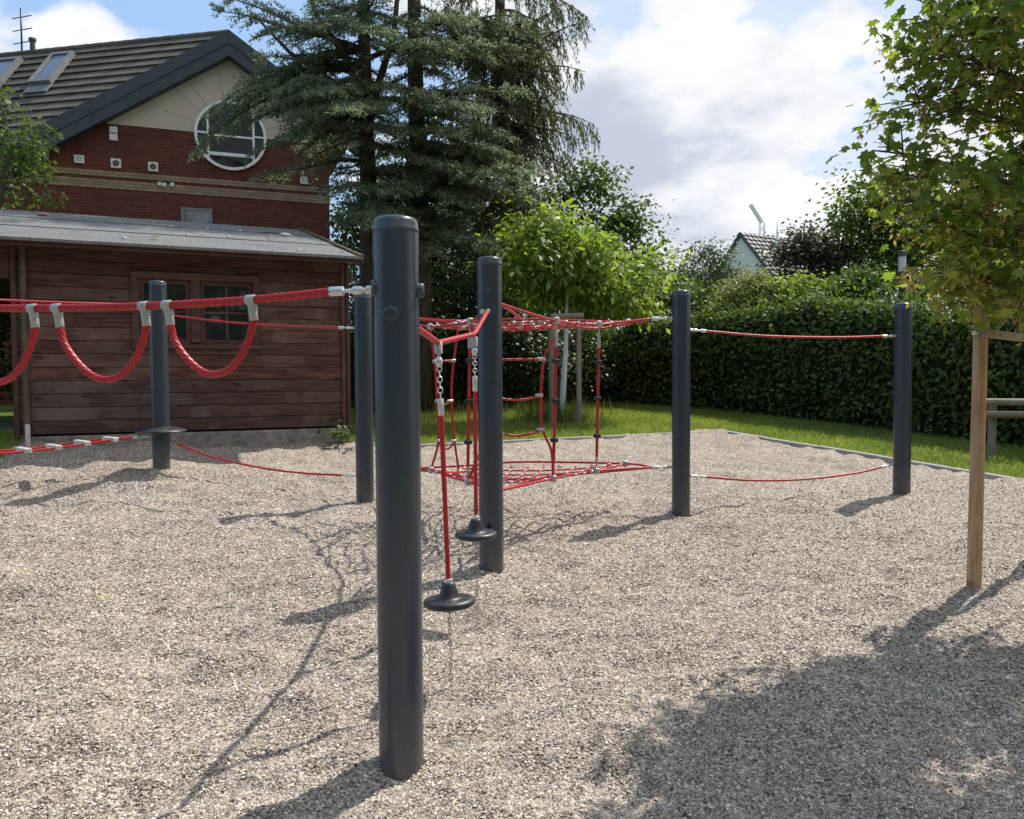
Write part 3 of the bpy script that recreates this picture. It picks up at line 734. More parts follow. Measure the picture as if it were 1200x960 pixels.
    for (px, py, Y, ys, dr) in [(683, 30, 18.0, 60, 0.05), (680, 140, 17.8, 130, 0.22), (672, 80, 17.6, 80, 0.15), (655, 100, 17, 90, 0.3), (660, 15, 18, 40, 0.1), (690, 150, 18.4, 120, 0.3),
                                (665, 200, 18.0, 170, 0.3), (640, 180, 17.2, 150, 0.3), (650, 235, 18, 200, 0.3), (625, 130, 17, 110, 0.3), (630, 60, 17, 50, 0.3), (600, 160, 17, 130, 0.35),
                                (560, 200, 17.4, 170, 0.35), (540, 120, 17.6, 100, 0.35), (610, 240, 17.2, 200, 0.35), (570, 70, 17.3, 50, 0.35), (520, 60, 18, 40, 0.35), (500, 170, 18, 150, 0.35),
                                (600, 280, 17.5, 240, 0.3), (560, 270, 17.4, 230, 0.3), (655, 160, 17.5, 150, 0.3), (645, 120, 17.5, 100, 0.3)]:
        B.append(to(px, py, Y, zt(ys, Yc3), dr, f3))
    for k in range(16):
        B.append((random.uniform(zt(250), 13.5), random.uniform(0, 6.28), random.uniform(1.4, 2.2), 0.05, 0.35))
    B += fill(36, 535, 650, 30, 335, Yc3, f3, (0.25, 0.4))
    n3 = conifer('spruce_tree', 'dark spruce with drooping branchlets at the right end of the conifers', f3, 14.5, B, 'spruce', 0.2, 'spruce', (0.1, 0))
    print('needles', n1, n2, n3)
make_conifers()

def gfoot(px, Y):
    p = at(px, 460, Y); p[2] = float(base(p[0], p[1])); return p
def make_trees():
    SH = 'shrubs behind the hedge'; TR = 'broadleaf trees behind the lawn'
    broadleaf('broadleaf_tree', 'dark leafy tree rising behind the light green sapling', 'tree', gfoot(700, 23), [pb(668, 235, 30, 38, 22), pb(705, 245, 32, 40, 22), pb(735, 290, 42, 36, 22), pb(770, 325, 36, 28, 22), pb(690, 310, 50, 50, 22.5), pb(640, 320, 50, 50, 22.5), pb(720, 360, 70, 30, 22), pb(790, 345, 30, 22, 22), pb(735, 255, 24, 26, 22), pb(690, 215, 20, 22, 22)],
              'midleaf', 210, 62, 0.13, 0.045, 0.27, 0.18, TR)
    broadleaf('shrub', 'grey green bush standing left of the far white gable', 'shrub', gfoot(828, 25), [pb(825, 318, 30, 32, 25), pb(848, 335, 26, 24, 25), pb(808, 338, 24, 20, 25)],
              'greyleaf', 80, 60, 0.12, 0.03, 0.25, 0.06, SH)
    broadleaf('shrub', 'dark purple leaved shrub in front of the far tiled roof', 'shrub', gfoot(965, 21), [pb(945, 298, 32, 34, 20.5), pb(990, 300, 44, 36, 20.5), pb(925, 318, 30, 26, 20.5), pb(1030, 318, 34, 30, 20.5)],
              'purpleleaf', 130, 60, 0.11, 0.04, 0.22, 0.08, SH)
    broadleaf('broadleaf_tree', 'mid green tree standing behind the lamp column', 'tree', gfoot(1060, 20), [pb(1022, 222, 38, 28, 19.5), pb(1000, 250, 26, 22, 19.5), pb(1075, 240, 40, 44, 19.5), pb(1110, 290, 50, 46, 19.5), pb(1060, 295, 44, 36, 19.5), pb(1160, 300, 50, 50, 19.5), pb(1020, 268, 36, 26, 19.5)],
              'freshleaf', 210, 62, 0.12, 0.042, 0.25, 0.14, TR)
    broadleaf('shrub', 'pale yellow green shrub poking above the hedge below the white gable', 'shrub', gfoot(885, 18.6), [pb(880, 340, 30, 20, 18.4), pb(905, 350, 30, 16, 18.4), pb(858, 355, 24, 14, 18.2)],
              'paleleaf', 70, 90, 0.09, 0.022, 0.16, 0.04, SH)
    broadleaf('shrub', 'fresh green shrub between the pale shrub and the purple shrub', 'shrub', gfoot(930, 18.2), [pb(928, 340, 26, 18, 18), pb(960, 348, 40, 14, 17.5)],
              'walnut', 50, 60, 0.09, 0.03, 0.18, 0.04, SH)
    broadleaf('shrub', 'glossy green shrub just left of the lamp column', 'shrub', gfoot(1010, 17.2), [pb(1010, 335, 36, 18, 17.2), pb(1085, 338, 36, 16, 17)],
              'midleaf', 60, 60, 0.09, 0.032, 0.16, 0.04, SH)
    broadleaf('shrub', 'leafy bush behind the hedge and right of the pine stake', 'shrub', gfoot(1190, 14.2), [pb(1190, 340, 40, 22, 14.4), pb(1140, 338, 30, 16, 14.6)],
              'midleaf', 60, 60, 0.09, 0.032, 0.16, 0.04, SH)
    broadleaf('shrub', 'loose shrub above the hedge beside the third rope post', 'shrub', gfoot(780, 20.5), [pb(770, 350, 40, 22, 20.4), pb(820, 352, 30, 16, 20.2)],
              'midleaf', 70, 60, 0.1, 0.035, 0.2, 0.04, SH)
    # young tree with its support frame
    Yt = 15.4; f = gfoot(657, Yt); f[2] = float(base(f[0], f[1]))
    broadleaf('sapling', 'light green young tree with whitened trunk and green guard on the lawn', 'tree', f,
              [pb(640, 328, 48, 40, Yt+0.2), pb(690, 300, 40, 36, Yt), pb(662, 262, 34, 30, Yt), pb(735, 336, 48, 32, Yt), pb(705, 350, 56, 20, Yt+0.5), pb(610, 318, 24, 36, Yt), pb(672, 340, 46, 26, Yt+0.5), pb(650, 300, 60, 50, Yt), pb(748, 312, 34, 26, Yt+0.6), pb(620, 285, 30, 30, Yt)],
              'walnut', 175, 44, 0.155, 0.04, 0.25, 0.07, TR, 'whitepaint', at(665, 300, Yt), hang=0.6)
    broadleaf('broadleaf_tree', 'dark tree filling the gap behind the conifer trunks', 'tree', gfoot(520, 25), [pb(470, 300, 60, 80, 24.5), pb(545, 310, 70, 80, 24.5), pb(605, 290, 60, 70, 24.5), pb(520, 200, 60, 70, 25)],
              'darkleaf', 200, 60, 0.22, 0.075, 0.34, 0.16, TR)
    # dark undergrowth below the conifers
    broadleaf('laurel_bush', 'dense dark evergreen bush below the spruce and behind the rope net', 'shrub', gfoot(545, 19.4), [pb(535, 360, 60, 62, 18.6), pb(600, 350, 50, 60, 19), pb(565, 420, 80, 48, 18.4), pb(650, 420, 70, 48, 18.6)],
              'darkleaf', 260, 85, 0.085, 0.028, 0.24, 0.08, 'bushes under the conifers')
    broadleaf('laurel_bush', 'shady evergreen bush between the shed corner and the front post', 'shrub', gfoot(450, 19.8), [pb(455, 400, 50, 62, 19.2), pb(424, 360, 24, 60, 19.6), pb(480, 310, 50, 56, 19.6), pb(415, 430, 30, 46, 18.8), pb(530, 280, 60, 46, 20)],
              'darkleaf', 270, 85, 0.085, 0.028, 0.24, 0.08, 'bushes under the conifers')
    broadleaf('broadleaf_tree', 'loose leafy tree glimpsed between the brick house and the cedar', 'tree', gfoot(415, 27), [pb(405, 262, 24, 40, 26.5), pb(425, 310, 24, 40, 26.5), pb(455, 220, 30, 50, 26.5)],
              'midleaf', 70, 60, 0.14, 0.05, 0.28, 0.1, TR)
    broadleaf('broadleaf_tree', 'green tree at the left edge overhanging the shed roof', 'tree', gfoot(-40, 13.8), [pb(5, 130, 26, 42, 13.4), pb(22, 180, 44, 34, 13.4), pb(50, 168, 26, 22, 13.2), pb(28, 228, 42, 14, 13.2), pb(-40, 170, 60, 80, 13.6), pb(4, 215, 40, 26, 13.4)],
              'midleaf', 74, 28, 0.105, 0.034, 0.16, 0.11, TR)
    broadleaf('shrub', 'shrub seen through the open porch of the shed', 'shrub', gfoot(-20, 14.8), [pb(-30, 400, 60, 80, 14.6), pb(5, 350, 40, 40, 14.8)],
              'midleaf', 80, 70, 0.09, 0.03, 0.2, 0.05, 'bushes under the conifers')
make_trees()

def make_unseen_wood():  # unseen tree row, added to darken reflections in posts and windows
    N = 36000; x = (rng.random(N)-0.5)*90; t = rng.random(N); y = -24-6*rng.random(N)-((x/45)**2)*-12
    hh = 15+4.0*np.sin(x*0.33)+2.5*np.sin(x*0.9+1); z = base(x, y)+t*hh
    P = np.stack([x, y+rng.normal(size=N)*1.2, z], -1); L = 0.5+0.4*rng.random(N)
    V, Fq = leaf_quads(P, rdirs(N), rdirs(N), L, L*0.38)
    tag(link_mesh('wood', V, Fq, M['midleaf']), 'unseen row of leafy trees added behind the viewer to darken reflections', 'wood', kind='stuff')
make_unseen_wood()

# near maple with its support frame at the right
TRK = np.array([3.24, 4.68, float(base(3.24, 4.68))])
def make_maple():
    rt = thing('maple_tree', TRK, 'young maple with hanging seed clusters leaning in over the gravel', 'tree')
    tb = MB(); lb = MB(); g0 = TRK[2]
    top = TRK+np.array([0.05, 0.0, 4.9])
    tp = curve([TRK-np.array([0, 0, 0.1]), TRK+np.array([0.03, 0.02, 1.6]), TRK+np.array([0, 0, 3.2]), top], 14)
    tb.tube(tp, list(np.linspace(0.055, 0.012, len(tp))), 10)
    tips = []
    tgt = [at(1040, 178, 4.35), at(1062, 205, 4.5), at(1092, 25, 4.5), at(1078, 120, 4.6), at(1105, 262, 4.6), at(1100, 70, 4.3), at(1088, 235, 4.4), at(1150, 325, 4.5), at(1125, 318, 4.6)]
    for k in range(46):
        z = 1.9+2.75*((k+0.5)/46); az = k*2.4+random.uniform(-0.4, 0.4)
        ln = (1.0-0.55*max(0, math.cos(az))+0.28*max(0, -0.83*math.sin(az)-0.56*math.cos(az))**5)*math.sin(min(1, (z-0.9)/1.5)*1.2)*(1-0.5*max(0, (z-2.8)/2.2))*random.uniform(0.75, 1.08)*(0.72+0.28*min(1, max(0, (z-1.9)/1.1)))
        s = TRK+np.array([0, 0, z]); hd = np.array([math.sin(az), math.cos(az), 0])
        e = s+hd*ln+np.array([0, 0, random.uniform(0.0, 0.4)*ln-0.08])
        if k % 5 == 2 and k//5 < len(tgt):
            e = tgt[k//5]; s = TRK+np.array([0, 0, max(1.5, min(4.5, e[2]-TRK[2]-0.25))]); hd = e-s; hd[2] = 0; hd = norm(hd)
        pts = branch_tube(lb, s, e, 0.02, 0.005, 0.08, 6, 9); A = np.array(pts)
        for q in np.linspace(0.28, 1, 9):
            x = q*8; i0 = min(int(x), 7); p = A[i0]+(A[i0+1]-A[i0])*(x-i0)
            for sg in (-1, 1):
                tl = (0.18+0.34*random.random())*(1.15-0.5*q)
                d = norm(np.cross(hd, [0, 0, 1])*sg*random.uniform(0.4, 1)+hd*0.55+np.array([0, 0, random.uniform(-0.25, 0.4)]))
                e2 = p+d*tl; lb.tube([p, p+d*tl*0.5+np.array([0, 0, 0.02]), e2], [0.006, 0.004, 0.003], 4)
                tips.append((p+d*tl*0.55, d)); tips.append((e2, d))
        tips.append((A[-1], hd))
    # five-lobed leaves in sprays at the twig ends
    ang = np.array([0, 18, 42, 62, 80, 108, 140, 180, 220, 252, 280, 298, 318, 342])*math.pi/180
    rad = np.array([1.0, .62, .95, .48, .62, .38, .42, .12, .42, .38, .62, .48, .95, .62])
    outl = np.stack([np.cos(ang)*rad, np.sin(ang)*rad], -1)
    T2 = np.array([t[0] for t in tips]); D2 = np.array([t[1] for t in tips])
    kp = rng.random(len(T2)) < 0.86; tips = [t for t, q in zip(tips, kp) if q]; T2 = T2[kp]; D2 = D2[kp]
    per = 5; N = len(T2)*per; ids = np.repeat(np.arange(len(T2)), per)
    P = T2[ids]+rng.normal(size=(N, 3))*np.array([0.085, 0.085, 0.055])
    D = D2[ids]*0.6+rdirs(N)*0.8; D[:, 2] -= 0.45; D /= np.linalg.norm(D, axis=1, keepdims=True)
    Nn = rdirs(N)*0.55+np.array([0, 0, 1.0]); S = np.cross(D, Nn); S /= np.linalg.norm(S, axis=1, keepdims=True); Nn = np.cross(S, D)
    sz = 0.038+0.024*rng.random(N)
    V = P[:, None, :]+(outl[None, :, 0, None]*D[:, None, :]+outl[None, :, 1, None]*S[:, None, :]-(0.35*np.abs(outl[:, 1])**1.5+0.18*outl[:, 0]**2)[None, :, None]*Nn[:, None, :])*sz[:, None, None]
    m = len(outl); Vc = P[:, None, :]; V = np.concatenate([V, Vc], 1)
    tri = np.array([[k, (k+1) % m, m] for k in range(m)])
    Fq = (tri[None]+(m+1)*np.arange(N)[:, None, None]).reshape(-1, 3)
    tb.build('trunk', M['bark2'], rt, True); lb.build('limbs', M['bark2'], rt, True)
    link_mesh('crown', V.reshape(-1, 3), Fq, M['mapleleaf'], rt)
    # seed clusters
    Ps = []; Ds = []
    for (p, d) in tips:
        if random.random() < 0.36:
            k = random.randint(12, 20); c = p+np.array([random.gauss(0, 0.04), random.gauss(0, 0.04), -0.06])
            Ps.append(c+rng.normal(size=(k, 3))*np.array([0.024, 0.024, 0.045])); q = rng.normal(size=(k, 3))*0.7+np.array([0, 0, -0.8]); Ds.append(q/np.linalg.norm(q, axis=1, keepdims=True))
    P = np.concatenate(Ps); D = np.concatenate(Ds); L = 0.03+0.014*rng.random(len(P))
    V, Fq = leaf_quads(P, D, rdirs(len(P)), L, L*0.24)
    link_mesh('seed_clusters', V, Fq, M['samara'], rt)
    print('maple leaves', N)
make_maple()

def make_support():
    s1 = ground(1141, 690); top = at(1147, 346, s1[1])[2]
    rt = thing('tree_support', s1, 'round pine stake with half round rails propping up the young maple', 'tree stake')
    mb = MB(); lean = np.array([0.03, 0.01, 0])
    def stake(p, ztop, ln=lean):
        m = MB(); p = np.asarray(p, float); h = ztop-p[2]
        ax = np.array([ln[0], ln[1], h+0.12]); L = np.linalg.norm(ax)
        m.lathe(p-np.array([0, 0, 0.12]), ax, [(0, 0.043), (L*0.3, 0.0425), (L*0.7, 0.042), (L-0.012, 0.0415), (L, 0.034)], 20)
        m.build('stake', M['stake'], rt, auto=40)
    stake(s1, top)
    s2 = np.array([4.0, 6.0, 0]); s2[2] = float(base(s2[0], s2[1])); s3 = np.array([3.6, 4.1, 0]); s3[2] = float(base(s3[0], s3[1]))
    stake(s2, top+0.05); stake(s3, top, np.array([-0.02, 0.02, 0]))
    def rail(a, b, r=0.028):
        d = norm(b-a); m = MB(); m.lathe(a-d*0.06, d, [(0, r), (np.linalg.norm(b-a)+0.12, r)], 14)
        m.build('rail', M['rail'], rt, auto=40)
    z1 = at(1146, 391, s1[1])[2]; off = np.array([0, -0.062, 0])
    a = np.array([s1[0], s1[1], z1])+off; b = np.array([s2[0], s2[1], z1-0.02])+off
    rail(a, b); rail(np.array([s1[0], s1[1], top-0.05])+off, np.array([s2[0], s2[1], top])+off, 0.03)
    MB().lathe(np.array([s1[0]-0.055, s1[1]-0.05, z1]), (0, -1, 0), [(0, 0.012), (0.045, 0.012), (0.05, 0.006)], 10).build('bolt', M['steel'], rt, auto=40)
    # frame round the sapling on the lawn
    Y = 14.8; rt2 = thing('tree_support', gfoot(665, Y), 'weathered timber frame of two posts and a top rail beside the sapling', 'tree stake')
    for (px, wd, tpy) in ((647.5, 0.075, 372), (678.5, 0.05, 370)):
        p = gfoot(px, Y); zt = at(px, tpy, Y)[2]
        MB().lathe(p-np.array([0, 0, 0.1]), (0, 0, 1), [(0, wd), (zt-p[2]+0.08, wd*0.95), (zt-p[2]+0.1, wd*0.7)], 14).build('post', M['greywood'], rt2, auto=40)
    a = at(646, 371, Y-0.11); b = at(684, 370, Y-0.11)
    MB().lathe(a, b-a, [(0, 0.055), (np.linalg.norm(b-a), 0.055)], 12).build('rail', M['greywood'], rt2, auto=40)
    # green mesh guard round the whitened stem
    p = gfoot(656.5, 15.4); g = MB()
    g.lathe(p, (0, 0, 1), [(0, 0.085), (at(656, 440, 15.4)[2]-p[2], 0.08)], 14, False)
    tag(g.build('trunk_guard', M['greenguard'], None, True), 'green mesh guard wrapped around the foot of the whitened stem', 'tree guard')
    # low round-rail fence by the hedge
    Yf = 10.6; p0 = gfoot(1163, Yf); fr = thing('rail_fence', p0, 'low fence of two round timber rails before the hedge', 'fence')
    d = norm(np.array([1.0, -0.12, -0.008]))
    for k in range(2):
        q = p0+d*2.2*k; q[2] = float(base(q[0], q[1])); zt = at(1163, 474, Yf)[2]
        MB().lathe(q-np.array([0, 0, 0.1]), (0, 0, 1), [(0, 0.05), (zt-q[2]+0.08, 0.05), (zt-q[2]+0.1, 0.04)], 12).build('post', M['greywood'], fr, auto=40)
    for py in (471, 486):
        a = at(1151, py, Yf-0.1); MB().lathe(a, d, [(0, 0.045), (3.0, 0.045)], 12).build('rail', M['greywood'], fr, auto=40)
make_support()

def make_wild():
    Ps = []
    for (px, Y, n, r) in ((658, 15.3, 420, 0.6), (625, 15.6, 260, 0.5), (700, 15.4, 50, 0.5), (515, 17, 80, 0.8)):
        c = gfoot(px, Y); q = rng.normal(size=(n, 2))*r*0.45; x = c[0]+q[:, 0]; y = c[1]+q[:, 1]
        Ps.append(np.stack([x, y, base(x, y)-0.03], -1))
    P = np.concatenate(Ps); V, Fq = blades(0, P, 0.15, 0.5, 0.008, 0.6)
    tag(link_mesh('tall_grass', V, Fq, M['wildgrass']), 'uncut tall grass around the foot of the sapling', 'grass', kind='stuff')
    # green corner at the left of the shed
    x = -8.6+rng.random(9000)*2.75; y = 7.6+rng.random(9000)*3.2
    lim = ground(42, 540); ok = (x < lim[0]+0.35*vnoise(y*2, x, 4)+0.25*(y-lim[1])) & (y > lim[1]-0.35)
    P = np.stack([x, y, gz(x, y)-0.01], -1)[ok]; V, Fq = blades(0, P, 0.06, 0.2, 0.011, 0.8)
    tag(link_mesh('grass', V, Fq, M['blade']), 'dark tufty grass growing beside the left end of the shed', 'grass', kind='stuff')
    # ivy weed at the shed corner
    c = ground(402, 522); n = 90; Pp = c+rng.normal(size=(n, 3))*np.array([0.13, 0.07, 0.07])+np.array([0, -0.1, 0.12])
    D = rdirs(n); D[:, 2] = np.abs(D[:, 2])*0.5; L = 0.06+0.05*rng.random(n)
    V, Fq = leaf_quads(Pp, D/np.linalg.norm(D, axis=1, keepdims=True), rdirs(n)*0.5+np.array([0, 0, 1.]), L, L*0.35)
    rt = thing('weed', c, 'small leafy weed growing at the right foot of the shed', 'plant')
    link_mesh('leaves', V, Fq, M['midleaf'], rt)
    sm = MB()
    for k in range(9): sm.tube([c, c+(Pp[k]-c)*0.5+np.array([0, 0, 0.03]), Pp[k]], [0.004, 0.003, 0.002], 4)
    sm.build('stem', M['midleaf'], rt)
    # fallen leaves
    for (px, py, lab) in ((26, 671, 'curled yellow leaf lying on the gravel at the far left'), (122, 704, 'smaller dry yellow leaf lying on the gravel, right of the curled one')):
        p = ground(px, py); p[2] = float(gz(p[0], p[1]))+0.016
        V = [p+np.array(q) for q in ((-0.05, 0, 0.004), (-0.02, -0.02, 0), (0.02, -0.018, 0.002), (0.05, 0.005, 0.012), (0.02, 0.022, 0.004), (-0.02, 0.02, 0.006), (0, 0, -0.004))]
        V += [v-np.array([0, 0, 0.0015]) for v in V]
        Fc = [(i, (i+1) % 6, 6) for i in range(6)]+[(7+(i+1) % 6, 7+i, 13) for i in range(6)]+[(i, 7+i, 7+(i+1) % 6, (i+1) % 6) for i in range(6)]
        tag(link_mesh('fallen_leaf', V, Fc, M['leaflitter']), lab, 'leaf', 'yellow leaves on the gravel')
make_wild()

# ------------------------------------------------------------------ brick house
def make_house():
    ud = norm([2470, F, 0]); nd = np.array([ud[1], -ud[0], 0])             # along the wall / out towards the viewer
    p0 = at(268, 160, 22.0)
    W = lambda px, py, off=0.0: on_plane(px, py, p0+nd*off, nd)
    s_of = lambda P: float((P-p0)@ud)
    def wp(s, z, off=0.0): q = p0+ud*s+nd*off; return np.array([q[0], q[1], z])
    rt = thing('brick_house', wp(0, float(base(0, 22))), 'red brick house with beige gable, round window and grey tiled roof', 'house')
    M['brick'] = M['brick_fn']('red_brick', (0.105, 0.030, 0.021), (0.155, 0.047, 0.033), (0.115, 0.072, 0.055), ud)
    M['brickb'] = M['brick_fn']('buff_brick', (0.25, 0.185, 0.125), (0.33, 0.25, 0.17), (0.15, 0.12, 0.095), ud)
    # (origin of the coordinates differs per object, harmless)
    sR = s_of(W(385.5, 200)); sL = -9.5; zB = 0.7
    pa = W(122.5, 143.5); pbz = W(385, 171.5); zg = 0.5*(pa[2]+pbz[2])      # foot of the beige panel
    apex = W(268, 38, 0.35); zapex = apex[2]; s_ap = s_of(apex)
    q1 = W(88.6, 132.7, 0.35); tanL = (zapex-q1[2])/(s_ap-s_of(q1)); q2 = W(338.7, 91, 0.35); tanR = (zapex-q2[2])/(s_of(q2)-s_ap)
    tan = 0.5*(tanL+tanR); print('gable tan', tanL, tanR, 'zg', zg, 'apex', zapex, 'sR', sR)
    tanL = tanR = tan
    th = 0.6                                                                # vertical depth of the barge boards
    zr = lambda s: zapex-0.12-(tanL if s < s_ap else tanR)*abs(s-s_ap)      # underside of the roof line
    # wall body (with rake outline)
    sl_ = s_ap-(zapex-0.12-zg)/tanL; sr_ = sR
    outl = [(sL, zB), (sR, zB), (sR, min(zg, zr(sR))), (s_ap+(zapex-0.12-zg)/tanR if zr(sR) < zg else sR, zg)]
    outl = [(sL, zB), (sR, zB), (sR, zg), (max(sl_, sL), zg)]
    zl = zr(sL)
    if zl > zB: outl += [(sL, zl)]
    V = [wp(s, z, 0) for s, z in outl]+[wp(s, z, -0.3) for s, z in outl]; k = len(outl)
    Fc = [tuple(range(k)), tuple(range(2*k-1, k-1, -1))]+[(i, k+i, k+(i+1) % k, (i+1) % k) for i in range(k)]
    link_mesh('wall', V, Fc, M['brick'], rt)
    MB().obox(wp(sR-0.3, zB, -0.302), ud*0.3, -nd*9, (0, 0, zg-zB)).build('side_wall', M['brick'], rt)
    # soldier course under the panel and two buff bands
    m = MB(); s = max(sl_, sL)+0.05
    while s < sR-0.08:
        m.obox(wp(s, zg-0.235, 0.0), ud*0.067, nd*0.012, (0, 0, 0.228)); s += 0.075
    tag(m.build('soldier_course', M['brick'], rt), kind='stuff')
    for (a, b) in (((45.5, 199.5), (385, 226.8)),):
        zb = 0.5*(W(*a)[2]+W(*b)[2])
        for z0, hgt in ((zb-0.02, 0.15), (zb-0.32, 0.225)):
            MB().obox(wp(sL, z0, 0.0), ud*(sR-sL+0.012), nd*0.014, (0, 0, hgt)).build('brick_band', M['brickb'], rt)
    # beige gable panels radiating from the round window
    cw = W(270.5, 160, 0); cs, cz = s_of(cw), cw[2]; rw = 39.5*22/F
    poly0 = [(s_ap-(zapex-0.12-zg)/tanL, zg), (sR, zg), (sR, zr(sR)), (s_ap, zapex-0.12)]
    if zr(sR) < zg: poly0 = [(s_ap-(zapex-0.12-zg)/tanL, zg), (s_ap+(zapex-0.12-zg)/tanR, zg), (s_ap, zapex-0.12)]
    def clip(poly, nx, nz, c):
        o = []
        for i in range(len(poly)):
            a, b = poly[i], poly[(i+1) % len(poly)]; da = a[0]*nx+a[1]*nz-c; db = b[0]*nx+b[1]*nz-c
            if da >= 0: o.append(a)
            if da*db < 0: t = da/(da-db); o.append((a[0]+(b[0]-a[0])*t, a[1]+(b[1]-a[1])*t))
        return o
    rays = [0, 17, 38, 52, 72, 100, 128, 142, 163, 180]; czp = zg-0.02
    for a0, a1 in zip(rays[:-1], rays[1:]):
        a0, a1 = R(a0), R(a1); g = 0.004
        pl = clip(poly0, -math.sin(a0), math.cos(a0), -math.sin(a0)*cs+math.cos(a0)*czp+g)
        pl = clip(pl, math.sin(a1), -math.cos(a1), math.sin(a1)*cs-math.cos(a1)*czp+g)
        if len(pl) < 3: continue
        k = len(pl); V = [wp(s, z, 0.03) for s, z in pl]+[wp(s, z, -0.02) for s, z in pl]
        Fc = [tuple(range(k)), tuple(range(2*k-1, k-1, -1))]+[(i, k+i, k+(i+1) % k, (i+1) % k) for i in range(k)]
        link_mesh('gable_panel', V, Fc, M['panel'], rt)
    k = len(poly0); V = [wp(s, z, 0.0) for s, z in poly0]+[wp(s, z, -0.25) for s, z in poly0]
    link_mesh('gable_backing', V, [tuple(range(k)), tuple(range(2*k-1, k-1, -1))]+[(i, k+i, k+(i+1) % k, (i+1) % k) for i in range(k)], M['dark'], rt)
    # round window
    def ring(r1, r2, o1, o2, n=56):
        m = MB(); V = []; Fc = []
        for k in range(n):
            a = 2*math.pi*k/n; c_, s_ = math.cos(a), math.sin(a)
            V += [wp(cs+r1*c_, cz+r1*s_, o1), wp(cs+r2*c_, cz+r2*s_, o1), wp(cs+r2*c_, cz+r2*s_, o2), wp(cs+r1*c_, cz+r1*s_, o2)]
        for k in range(n):
            b, d = 4*k, 4*((k+1) % n)
            Fc += [(b+i, d+i, d+(i+1) % 4, b+(i+1) % 4) for i in range(4)]
        return m.add(V, Fc)
    wf = ring(rw-0.07, rw, 0.032, 0.10).build('window_frame', M['white'], rt, auto=40)
    m = MB(); m.lathe(wp(cs, cz, 0.033), nd, [(0, rw-0.065), (0.012, rw-0.065)], 48); m.build('pane', M['houseglass'], wf)
    hx = 0.30*2.0; h0 = rw*0.60; bars = [((-h0-0.055, -h0, 0.11), (-rw*0.78, rw*0.78)), ((h0-0.0, h0+0.055, 0.11), (-rw*0.78, rw*0.78))]
    for (a, b, o), (z0, z1) in bars:
        MB().obox(wp(cs+a, cz+z0, 0.046), ud*(b-a), nd*0.045, (0, 0, z1-z0)).build('mullion', M['white'], wf)
    for (s0, s1, z) in ((-h0, h0, -rw*0.60), (-h0, h0, -rw*0.05), (-rw*0.95, -h0-0.055, 0.0), (h0+0.055, rw*0.95, 0.0)):
        t_ = 0.085 if z < -0.3 else 0.05
        MB().obox(wp(cs+s0, cz+z, 0.047), ud*(s1-s0), nd*0.035, (0, 0, t_)).build('transom', M['white'], wf)
    # vents, alarm box, small window
    for (px, py, w_, h_, kd_) in ((133, 157, 0.19, 0.36, 'box'), (93, 187, 0.23, 0.2, 'slot'), (136, 192, 0.24, 0.24, 'round'), (179.5, 196, 0.24, 0.24, 'round'), (356, 212, 0.2, 0.2, 'slot')):
        c = W(px, py); s_, z_ = s_of(c), c[2]
        nm = 'alarm_box' if kd_ == 'box' else 'vent'
        vb = MB().bbox(wp(s_, z_, 0.03), ud*w_/2, nd*0.034, (0, 0, h_/2), 0.015).build(nm, M['vent'], rt)
        if kd_ == 'round': MB().lathe(wp(s_, z_, 0.055), nd, [(0, w_*0.36), (0.014, w_*0.34)], 18).build('grille', M['lampdark'], vb)
        elif kd_ == 'slot':
            for q in (-0.045, 0.0, 0.045): MB().obox(wp(s_-w_*0.36, z_+q, 0.05), ud*w_*0.72, nd*0.017, (0, 0, 0.014)).build('louvre', M['lampdark'], vb)
        else: MB().obox(wp(s_-w_*0.46, z_-0.012, 0.05), ud*w_*0.92, nd*0.018, (0, 0, 0.03)).build('joint', M['lampdark'], vb)
    for (px, py) in ((187, 216), (192.5, 217), (202, 217)):
        c = W(px, py); MB().bbox(wp(s_of(c), c[2], 0.035), ud*0.045, nd*0.03, (0, 0, 0.05), 0.01).build('cable_box', M['vent'], rt)
    a = W(212, 243); b = W(249, 262); s0, s1 = s_of(a), s_of(b); z1 = a[2]; z0 = b[2]-0.4
    fr = MB(); 
    fr.obox(wp(s0, z0, 0.002), ud*0.06, nd*0.04, (0, 0, z1-z0)); fr.obox(wp(s1-0.06, z0, 0.002), ud*0.06, nd*0.04, (0, 0, z1-z0)); fr.obox(wp(s0+0.06, z1-0.06, 0.002), ud*(s1-s0-0.12), nd*0.04, (0, 0, 0.06))
    w2 = fr.build('window_frame', M['lead'], rt)
    MB().obox(wp(s0+0.06, z0, 0.004), ud*(s1-s0-0.12), nd*0.012, (0, 0, z1-z0-0.06)).build('pane', M['skyglass'], w2)
    # roof planes
    rid = norm([-4600, F, 0]); A = wp(s_ap, zapex, 0.35)
